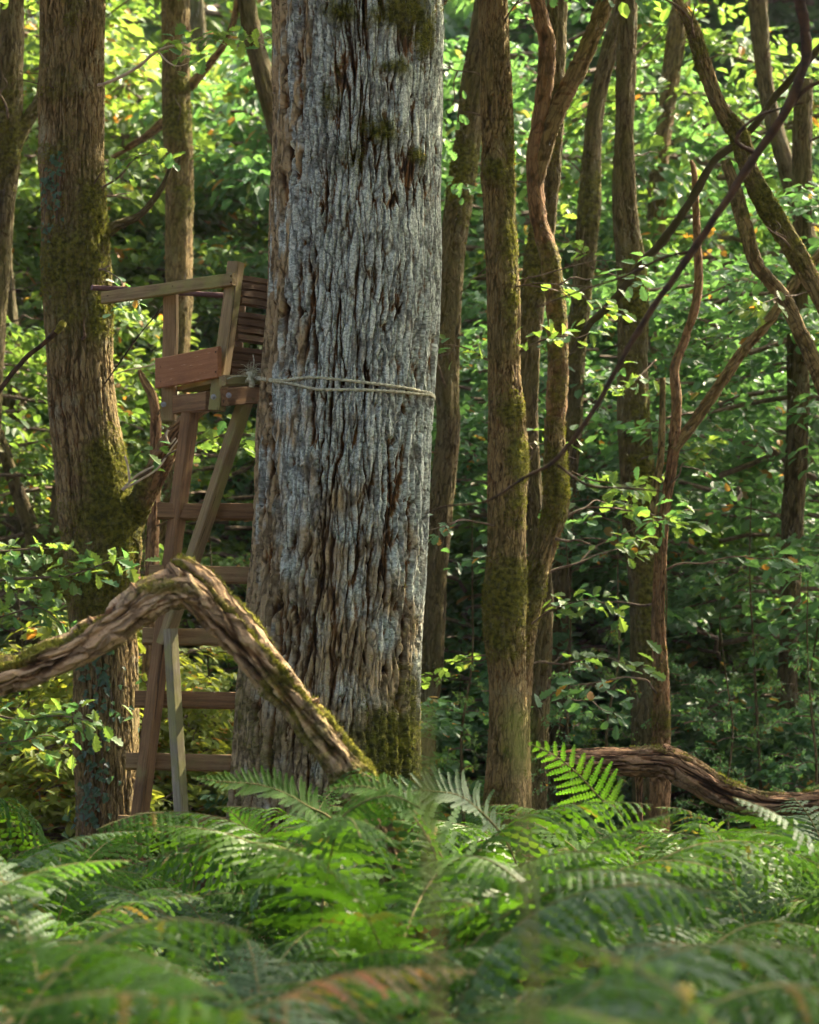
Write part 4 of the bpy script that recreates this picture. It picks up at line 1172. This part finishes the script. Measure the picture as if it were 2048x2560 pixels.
    for pth in ([(305, 1225), (350, 1200), (395, 1170), (430, 1120), (460, 1080)], [(305, 1225), (340, 1190), (385, 1165)], [(325, 1205), (320, 1165), (312, 1140)], [(420, 1075), (416, 1090), (425, 1110), (440, 1095)]):
        twig_tube(t, 'twig', [[*P(u, v, 15.4), (7 - i) * MPP(15.4) / 2] for i, (u, v) in enumerate(pth)], M_PALETWIG, cols=6)
    # thin bare shoots
    t = thing('bare_shoot', 'thin bare shoot rising before the small trunk left of the seat', 'branch', P(255, 980, 15.4))
    twig_tube(t, 'twig', [[*P(u, v, 15.3), w_ * MPP(15) / 2] for u, v, w_ in ((262, 960, 4), (300, 905, 4), (350, 835, 3.5), (395, 780, 3), (450, 700, 2))], M_DARKTWIG, cols=6)
    twig_tube(t, 'twig', [[*P(u, v, 15.3), w_ * MPP(15) / 2] for u, v, w_ in ((290, 935, 3.5), (320, 925, 3.5), (370, 915, 3), (395, 905, 2))], M_PALETWIG, cols=6)
build_twigs()

def build_ivy():
    rng = random.Random(9)
    zs = np.array([p[2] for p in T1P]); xs = np.array([p[0] for p in T1P]); rs = np.array([p[3] for p in T1P])
    def on(u, v):
        p = P(u, v, 15.8)
        for _ in range(3):
            cx = np.interp(p.z, zs, xs); r = np.interp(p.z, zs, rs) + 0.012
            dx = max(-r * 0.98, min(r * 0.98, p.x - cx))
            p = P(u, v, 16.0 - math.sqrt(r * r - dx * dx))
        return p, dx / r
    for label, lines, n, sp, size in (
        ('ivy', [[(205, 2090), (215, 1990), (235, 1900), (225, 1800), (245, 1700), (225, 1640), (235, 1600)], [(220, 2060), (260, 1960), (255, 1860), (280, 1760), (260, 1660)]], 150, 22, 0.045),
        ('ivy2', [[(128, 780), (118, 690), (122, 600), (112, 540), (118, 470), (130, 430)], [(140, 560), (146, 500), (150, 440), (148, 380)]], 70, 8, 0.035)):
        p0, _ = on(*lines[0][0])
        t = thing('ivy', 'dark ivy climbing the lower mossy oak trunk beside the ladder' if label == 'ivy' else 'thin ivy strand running up the left flank of the mossy oak', 'ivy', p0)
        for ln in lines:
            pts = []
            for (u, v) in ln:
                q, _ = on(u, v); pts.append([*q, 0.004])
            twig_tube(t, 'stem', pts, M_TWIG, cols=5)
        for k in range(n):
            ln = rng.choice(lines)
            q = rng.random() * (len(ln) - 1); i = int(q); f_ = q - i
            u = ln[i][0] * (1 - f_) + ln[i + 1][0] * f_ + rng.gauss(0, sp)
            v = ln[i][1] * (1 - f_) + ln[i + 1][1] * f_ + rng.gauss(0, 8)
            p, sx = on(u, v)
            nr = Vector((sx, -math.sqrt(max(0.02, 1 - sx * sx)), 0.25 + rng.gauss(0, .25))) + Vector((rng.gauss(0, .3), rng.gauss(0, .2), 0))
            dv = Vector((rng.gauss(0, 0.7), -0.3, -0.7))
            add_leaf(t, p + nr.normalized() * 0.015, dv, nr, size * rng.uniform(0.6, 1.25), rng.choice(IVYLEAF))
build_ivy()

# ------------------------------------------------------------------ bracken
def pinna_arrays(p, D, N, L, Wd, k, droop, rng):
    """one lobed pinna: midrib from p along D; N is the upper side"""
    D = D / np.linalg.norm(D); S = np.cross(N, D); S /= np.linalg.norm(S); U = np.cross(D, S)
    V = []; Fc = []
    t = np.linspace(0, 1, k + 1)
    mid = p[None] + D[None] * (L * t)[:, None] - U[None] * (droop * L * t ** 2)[:, None] + np.array([0, 0, -1.0])[None] * (droop * 0.5 * L * t ** 2)[:, None]
    V.extend(mid)
    prof = np.sqrt(np.clip(1 - t[:-1] ** 1.6, 0.02, 1)) * (0.75 + 0.25 * np.minimum(1, t[:-1] * 6))
    for sg in (1, -1):
        for i in range(k):
            hw = Wd * 0.5 * prof[i] * rng.uniform(0.85, 1.15)
            st = (mid[i + 1] - mid[i])
            a = mid[i] + st * 0.32 + S * sg * hw - U * hw * 0.25
            b = mid[i] + st * 0.86 + S * sg * hw * 0.92 - U * hw * 0.25
            n0 = len(V); V.append(a); V.append(b)
            Fc.append((i, i + 1, n0 + 1, n0) if sg < 0 else (i, n0, n0 + 1, i + 1))
    return np.array(V), np.array(Fc)

def frond_pinnae(rp, rng, Lmax, n, start, Wd, side=None, droop=0.35, lobes=9, sweep=0.55):
    """rp: rachis (m,3) resampled. yields pinna arrays"""
    m = len(rp)
    T = np.gradient(rp, axis=0); T /= np.linalg.norm(T, axis=1)[:, None]
    out = []
    for j in range(n):
        q = start + (0.985 - start) * j / (n - 1)
        i = q * (m - 1); i0 = int(i); f_ = i - i0; i1 = min(m - 1, i0 + 1)
        p = rp[i0] * (1 - f_) + rp[i1] * f_
        tv = T[i0]
        sv = np.cross(tv, [0, 0, 1.0]) if side is None else np.asarray(side, float) - tv * np.dot(tv, side)
        sv = sv / max(1e-6, np.linalg.norm(sv))
        nv = np.cross(sv, tv)
        x = j / (n - 1)
        L = Lmax * (min(1.0, 0.62 + x * 2.2) * (1 - x ** 1.7) + 0.05) * rng.uniform(0.88, 1.12)
        for sg in (1, -1):
            D = sv * sg + tv * (sweep + 0.5 * x) + nv * rng.normal(0.05, 0.10)
            w_ = Wd * (0.55 + 0.45 * (1 - x)) * rng.uniform(0.9, 1.1)
            out.append(pinna_arrays(p, D, nv, L, w_, max(4, int(lobes * (0.4 + 0.6 * L / Lmax))), droop * rng.uniform(0.6, 1.4), rng))
    return out

def make_frond(name, seed, stipe, blade, arch, Lmax, n, mats, Wd=0.034, droop=0.35):
    rng = np.random.default_rng(seed)
    # rachis: up from the ground, bending over to horizontal and drooping at the tip
    k = 40
    L = stipe + blade
    s = np.linspace(0, 1, k)
    e0 = R(84)
    el = e0 - (e0 + R(arch)) * sstep(0.15, 1.05, s)
    az = 0.15 * rng.normal() * s
    st = L / (k - 1)
    x = np.concatenate([[0], np.cumsum(np.cos(el[:-1]) * np.cos(az[:-1]) * st)])
    y = np.concatenate([[0], np.cumsum(np.cos(el[:-1]) * np.sin(az[:-1]) * st)])
    z = np.concatenate([[0], np.cumsum(np.sin(el[:-1]) * st)]) - 0.03
    rp = np.stack([x, y, z], -1)
    parts = []
    for V, Fc in frond_pinnae(rp, rng, Lmax, n, stipe / L, Wd, droop=droop):
        c = np.ones((len(V), 4)); c[:, :3] = rng.random(3)
        parts.append((V, Fc, c, 0))
    V, Fc, _ = tube_arrays(np.c_[rp, 0.0042 * (1 - 0.8 * s) + 0.0007], 5, 26, (0.2, 0.9, 0.1))
    parts.append((V, Fc[0], None, 1))
    V, Fs, C, ms = join_arrays(parts)
    return mesh_from(name, V, Fs, mats, ms, smooth=False, col=C, cname='lf')

FR = [make_frond('frond', 300 + i, st, bl, ar, lm, 24, [M_FERN, M_STALK], droop=dr) for i, (st, bl, ar, lm, dr) in enumerate(
      ((0.62, 0.78, 18, 0.24, 0.35), (0.55, 0.85, 30, 0.27, 0.5), (0.75, 0.70, 8, 0.22, 0.3), (0.68, 0.82, 24, 0.26, 0.6), (0.5, 0.9, 12, 0.25, 0.4)))]
FRB = [mat_variant(m, M_FERNB) for m in FR]
FRY = [mat_variant(m, M_FERNY) for m in FR[:3]]
FRV = [mat_variant(m, M_FERNV) for m in FR[:3]]

def build_ferns():
    rng = random.Random(31)
    spots = []
    tries = 0
    while len(spots) < 262 and tries < 60000:
        tries += 1
        y = 3.6 + (15.0 - 3.6) * math.sqrt(rng.random()) if rng.random() < 0.8 else rng.uniform(3.4, 8)
        hw = 0.1536 * y + 0.45
        x = rng.uniform(-hw, hw)
        if math.hypot(x - OAK[0][0], y - DF) < 0.72: continue
        u = 1024 + x / (y * _k)
        if y > 14.0 and u < 700 and u > 230: continue       # keep the foot of the ladder open
        if y > 14.6 and u < 420: continue
        mind = 0.23 + 0.012 * y
        if any((x - a) ** 2 + (y - b) ** 2 < mind * mind for a, b in spots): continue
        spots.append((x, y))
    for i, (x, y) in enumerate(spots):
        u = 1024 + x / (y * _k)
        # height the canopy should reach here
        hgt = 1.02 + 0.12 * math.sin(x * 2.3 + y * 1.1) * math.sin(y * 1.7 + 1)
        if 560 < u < 1250 and 8.3 < y < 13.2: hgt = 1.2
        if 700 < u < 1120 and 8.3 < y < 10.2: hgt = 1.3
        if 230 < u < 600 and y > 8.0: hgt = 0.86
        if u > 1500 and y > 9: hgt = 1.10
        if y < 6.0: hgt = 1.06
        hgt *= rng.uniform(0.80, 1.14)
        r_ = rng.random()
        near = y < 6
        kindset = FRB if r_ < (0.38 if near else 0.28) else (FRY if r_ > 0.955 else (FRV if r_ > 0.74 and y > 7 else FR))
        lab = {id(FR): 'mid-green bracken fern in the dense fern bed', id(FRB): 'pale silvery-green bracken fern in the dense fern bed', id(FRY): 'yellow-brown turning bracken fern in the dense fern bed', id(FRV): 'bright fresh-green bracken fern in the dense fern bed'}[id(kindset)]
        zone = 'left of the ladder' if u < 330 else 'before the ladder' if u < 620 else 'before the massive oak' if u < 1080 else 'before the slim oak' if u < 1380 else 'before the fallen log' if u < 1750 else 'at the right edge'
        lab = lab.replace('in the dense fern bed', ('blurred in the near fern bed ' if y < 7 else 'amid the fern bed ' if y < 11 else 'along the back of the fern bed ') + zone)
        t = thing('bracken_fern', lab, 'fern', (x, y, 0), group={id(FR): 'mid-green bracken of the fern bed', id(FRB): 'silvery bracken of the fern bed', id(FRY): 'turning bracken of the fern bed', id(FRV): 'fresh-green bracken of the fern bed'}[id(kindset)])
        n = rng.choice((2, 3, 3, 4))
        a0 = rng.uniform(0, 6.28)
        for k in range(n):
            me = rng.choice(kindset)
            o = link('frond', me, t)
            o.rotation_euler = (rng.gauss(0, 0.15 if y > 6 else 0.07), rng.gauss(0, 0.16 if y > 6 else 0.07), a0 + k * 6.283 / n + rng.gauss(0, 0.35))
            s_ = hgt * rng.uniform(0.74, 1.10)
            o.scale = (s_, s_, s_)
build_ferns()

def hero_fern(name, label, path, d, Lmax, n, mat, side, Wd=0.035, seed=1, droop=0.2, start=0.12):
    """path in 2048 px from the stalk to the tip; each pinna a part of its own"""
    rng = np.random.default_rng(seed)
    pts = [list(P(p[0], p[1], p[2] if len(p) > 2 else d)) for p in path]
    g = [pts[0][0] + 0.05, pts[0][1] + 0.02, -0.03]
    t = thing(name, label, 'fern', (g[0], g[1], 0))
    rp, _ = catmull(np.array([[*q, 0] for q in pts]), 40)
    rp = rp[:, :3]
    st = [g, [(g[0] * 0.6 + pts[0][0] * 0.4), g[1], pts[0][2] * 0.5]] + pts
    twig_tube(t, 'stalk', [[*q, 0.005 * (1 - 0.8 * i / len(st)) + 0.0006] for i, q in enumerate(st)], M_STALK, 60, 6)
    base = np.array(t.location)
    for V, Fc in frond_pinnae(rp, rng, Lmax, n, start, Wd, side=side, droop=droop, lobes=12, sweep=0.35):
        c = np.ones((len(V), 4)); c[:, :3] = rng.random(3) * [1, 0.9, 1]
        link('pinna', mesh_from('pinna', V - base, Fc, [mat], smooth=False, col=c, cname='lf'), t)
    return t
hero_fern('bracken_fern', 'vivid green bracken frond standing up before the fallen log', [(1560, 2060, 12.3), (1500, 1995, 12.25), (1440, 1930, 12.2), (1380, 1885, 12.2), (1322, 1858, 12.2)], 12.2, 0.17, 13, M_FERNV, (0.55, -0.25, 0.8), seed=3, Wd=0.042)
hero_fern('bracken_fern', 'yellow-green bracken frond rising under the bottom ladder rung', [(690, 2200, 11.5), (650, 2120, 11.4), (610, 2060, 11.4), (572, 2025, 11.4)], 11.4, 0.15, 16, M_FERNV, (0.8, -0.3, 0.45), seed=4)
hero_fern('bracken_fern', 'pale arching bracken frond across the foot of the massive oak', [(1290, 2160, 10.6), (1180, 2010, 10.5), (1080, 1978, 10.5), (980, 1985, 10.5), (880, 2010, 10.5)], 10.5, 0.17, 30, M_FERNB, (0.15, -0.75, -0.6), seed=5, droop=0.3)
hero_fern('bracken_fern', 'green bracken frond reaching left before the oak above the log foot', [(860, 2100, 10.8), (760, 2010, 10.7), (660, 1965, 10.7), (560, 1955, 10.7), (480, 1945, 10.7)], 10.7, 0.14, 28, M_FERN, (0.1, -0.7, -0.6), seed=6, droop=0.3)
hero_fern('bracken_fern', 'green bracken frond hiding the foot of the dead bough', [(1130, 2230, 9.9), (1060, 2060, 9.85), (980, 1992, 9.8), (900, 1966, 9.8), (810, 1975, 9.8)], 9.8, 0.16, 26, M_FERN, (0.15, -0.7, -0.65), seed=9, droop=0.35)
hero_fern('bracken_fern', 'drooping bracken frond leaning right before the bough foot', [(760, 2260, 9.6), (830, 2080, 9.6), (900, 2010, 9.55), (980, 1990, 9.5), (1050, 2020, 9.5)], 9.6, 0.15, 24, M_FERN, (0.1, -0.7, -0.65), seed=10, droop=0.4)
hero_fern('bracken_fern', 'blurred green frond tip close to the camera before the oak base', [(1110, 3300, 2.7), (1090, 2500, 2.6), (1066, 1960, 2.6), (1058, 1760, 2.6)], 2.6, 0.018, 7, M_FERN, (0.8, -0.5, 0.2), seed=7, Wd=0.014, start=0.80)
hero_fern('bracken_fern', 'blurred grey-green frond tip close to the camera before the slim oak', [(1360, 3300, 2.5), (1330, 2500, 2.4), (1300, 1880, 2.4), (1285, 1730, 2.4)], 2.4, 0.014, 5, M_FERN, (0.8, -0.5, 0.2), seed=8, Wd=0.014, start=0.88)

# ------------------------------------------------------------------ background wood
MARKS = [(-40, 'the mossy trunk at the left edge'), (90, 'the low blue-grey trunk'), (200, 'the ivy-clad oak'), (330, 'the ladder'), (440, 'the high seat'), (600, 'the slanted dark trunk'), (860, 'the massive oak'), (1120, 'the sunlit-edged trunk'),
         (1250, 'the slim oak'), (1390, 'the twisted stem'), (1480, 'the leaning narrow trunk'), (1590, 'the thick mossy trunk'), (1680, 'the red dead stem'), (1800, 'the arched mossy limb'), (1980, 'the far dark trunk'), (2080, 'the right edge')]
used_labels = set()
def where(u, stem_):
    m = min(MARKS, key=lambda q: abs(q[0] - u))
    cand = [stem_ + ' behind ' + m[1], stem_ + (' a little right of ' if u > m[0] else ' a little left of ') + m[1], stem_ + ' partly hidden behind ' + m[1], stem_ + (' just left of ' if u < m[0] else ' just right of ') + m[1] + ', farther back']
    for c in cand:
        if c not in used_labels:
            used_labels.add(c); return c
    return cand[0]

def place_tree(name, label, cat, x, y, s, crown, stem, group, rz, sz=None, cz=0.0):
    t = thing(name, label, cat, (x, y, 0), group, rz)
    if stem:
        o = link('trunk', stem, t); o.scale = (s * 0.5, s * 0.5, (sz or s) * 0.5)
    c = link('crown', crown, t); c.scale = (s, s, sz or s); c.location = (0, 0, cz)
    return t

def build_wood():
    rng = random.Random(77)
    def px(u, d): return (u - 1024) * _k * d
    # understorey saplings just behind the subject
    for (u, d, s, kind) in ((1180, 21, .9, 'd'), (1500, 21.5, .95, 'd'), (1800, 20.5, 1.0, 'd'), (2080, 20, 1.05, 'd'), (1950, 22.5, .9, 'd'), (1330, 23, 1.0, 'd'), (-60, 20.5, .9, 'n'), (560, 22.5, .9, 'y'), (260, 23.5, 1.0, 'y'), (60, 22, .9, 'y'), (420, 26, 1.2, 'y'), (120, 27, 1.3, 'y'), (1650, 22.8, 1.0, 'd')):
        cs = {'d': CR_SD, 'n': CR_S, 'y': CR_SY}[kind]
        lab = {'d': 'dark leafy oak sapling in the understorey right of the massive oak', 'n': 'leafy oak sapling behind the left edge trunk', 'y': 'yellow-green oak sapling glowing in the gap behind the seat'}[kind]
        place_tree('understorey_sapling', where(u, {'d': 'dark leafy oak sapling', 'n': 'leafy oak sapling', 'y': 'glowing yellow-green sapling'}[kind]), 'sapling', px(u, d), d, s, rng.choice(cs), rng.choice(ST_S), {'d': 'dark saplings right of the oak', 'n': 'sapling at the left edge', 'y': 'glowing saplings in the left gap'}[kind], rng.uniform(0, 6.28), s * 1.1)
    for k, (u, d, s) in enumerate(((1160, 17.6, 1.0), (1290, 18.4, 1.1), (1425, 17.2, .95), (1520, 18.2, 1.1), (1700, 18.0, 1.0), (1790, 16.9, .9), (1880, 18.6, 1.1), (1985, 17.3, 1.0), (2070, 18.8, 1.1), (545, 18.8, 1.0), (330, 19.2, 1.0), (30, 18.2, 1.0))):
        place_tree('loose_sapling', where(u, 'loosely leaved thin sapling'), 'sapling', px(u, d), d, s, CR_P[k % 3], ST_S[k % 3], 'thin saplings between the trunks', rng.uniform(0, 6.28), s * rng.uniform(1.0, 1.25)).children[0].scale = (0.22, 0.22, s * 0.4)
    # low bushes
    for i in range(26):
        d = rng.uniform(18, 25); hw = 0.1536 * d + 1
        x = -hw + 2 * hw * (i + rng.random()) / 26
        u = 1024 + x / (d * _k)
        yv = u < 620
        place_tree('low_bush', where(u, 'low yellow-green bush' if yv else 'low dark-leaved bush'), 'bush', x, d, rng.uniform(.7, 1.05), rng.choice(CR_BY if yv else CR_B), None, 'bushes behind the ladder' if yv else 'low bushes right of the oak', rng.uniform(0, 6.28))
    for i in range(16):
        d = rng.uniform(21, 29); u = 1080 + 1000 * (i + rng.random()) / 16
        place_tree('low_bush', where(u, 'mid-green spreading bush'), 'bush', px(u, d), d, rng.uniform(1.0, 1.5), CR_BM[i % 2], None, 'spreading bushes right of the oak', rng.uniform(0, 6.28))
    # mid wood
    for i in range(32):
        d = rng.uniform(24.5, 31); hw = 0.1536 * d + 1.5
        x = -hw + 2 * hw * (i + rng.random()) / 32
        u = 1024 + x / (d * _k)
        left = u < 700
        s = rng.uniform(1.2, 1.7) if left else rng.uniform(1.0, 1.35)
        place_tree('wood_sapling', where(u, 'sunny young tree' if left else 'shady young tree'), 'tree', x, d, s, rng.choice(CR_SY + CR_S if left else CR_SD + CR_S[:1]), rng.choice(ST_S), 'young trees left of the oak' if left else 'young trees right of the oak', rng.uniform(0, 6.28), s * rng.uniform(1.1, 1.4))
    # far wood: dense and tall enough to close the view
    for i in range(40):
        d = rng.uniform(34, 48); hw = 0.1536 * d + 3
        x = -hw + 2 * hw * (i + rng.random()) / 40
        s = rng.uniform(2.0, 2.8)
        place_tree('far_tree', where(1024 + x / (d * _k), 'distant leafy tree'), 'tree', x, d, s, rng.choice(CR_SY[:1] + CR_S[:2] if (1024 + x / (d * _k)) < 800 else CR_SD), rng.choice(ST_S), 'trees at the back of the wood', rng.uniform(0, 6.28), s * 1.25)
    # tall trees added out of view so their crowns shade the spot
    for (x, y, s, cz) in ((6.5, 17.5, 1.0, 6.0), (9.5, 21, 1.15, 5.5), (12.5, 17, 1.1, 5.5), (5.2, 12.0, .95, 6.5), (-6.5, 18, 1.1, 6.5), (-8, 24, 1.2, 6.5), (-6.0, 12.5, 1.0, 6.5), (9, 12, 1.0, 6), (16, 21, 1.2, 5), (4.6, 8.6, 1.0, 5.6), (7.6, 9.2, 1.1, 5.0), (9.0, 24.5, 1.05, 7.0), (4.8, 4.2, 1.0, 5.2), (3.6, -0.5, .9, 5.2)):
        t = thing('shade_oak_tree', 'tall oak added out of view to shade the spot, its crown above the frame', 'tree', (x, y, 0), 'unseen oaks added for shade', rng.uniform(0, 6.28))
        link('trunk', rng.choice(ST_T), t)
        c = link('crown', rng.choice(CR_T), t, (0, 0, cz)); c.scale = (s, s, s)
build_wood()

# ------------------------------------------------------------------ damp air between the trees
def build_haze():
    x0, x1, y0, y1, z0, z1 = -24.0, 24.0, -7.0, 60.0, -1.3, 21.0
    V = np.array([(x, y, z) for z in (z0, z1) for y in (y0, y1) for x in (x0, x1)], float)
    Fq = np.array([(0, 2, 3, 1), (4, 5, 7, 6), (0, 1, 5, 4), (2, 6, 7, 3), (0, 4, 6, 2), (1, 3, 7, 5)])
    m, t, out = new_mat('damp_air')
    pv = t.nodes.new('ShaderNodeVolumePrincipled')
    pv.inputs['Color'].default_value = (0.92, 0.96, 1.0, 1)
    pv.inputs['Density'].default_value = HAZE
    pv.inputs['Anisotropy'].default_value = 0.2
    t.links.new(pv.outputs[0], out.inputs['Volume'])
    o = link('haze', mesh_from('haze', V, Fq, [m], smooth=False))
    tag(o, 'faint damp haze in the air between the trees', 'haze', kind='stuff')
HAZE = 0.0003
build_haze()
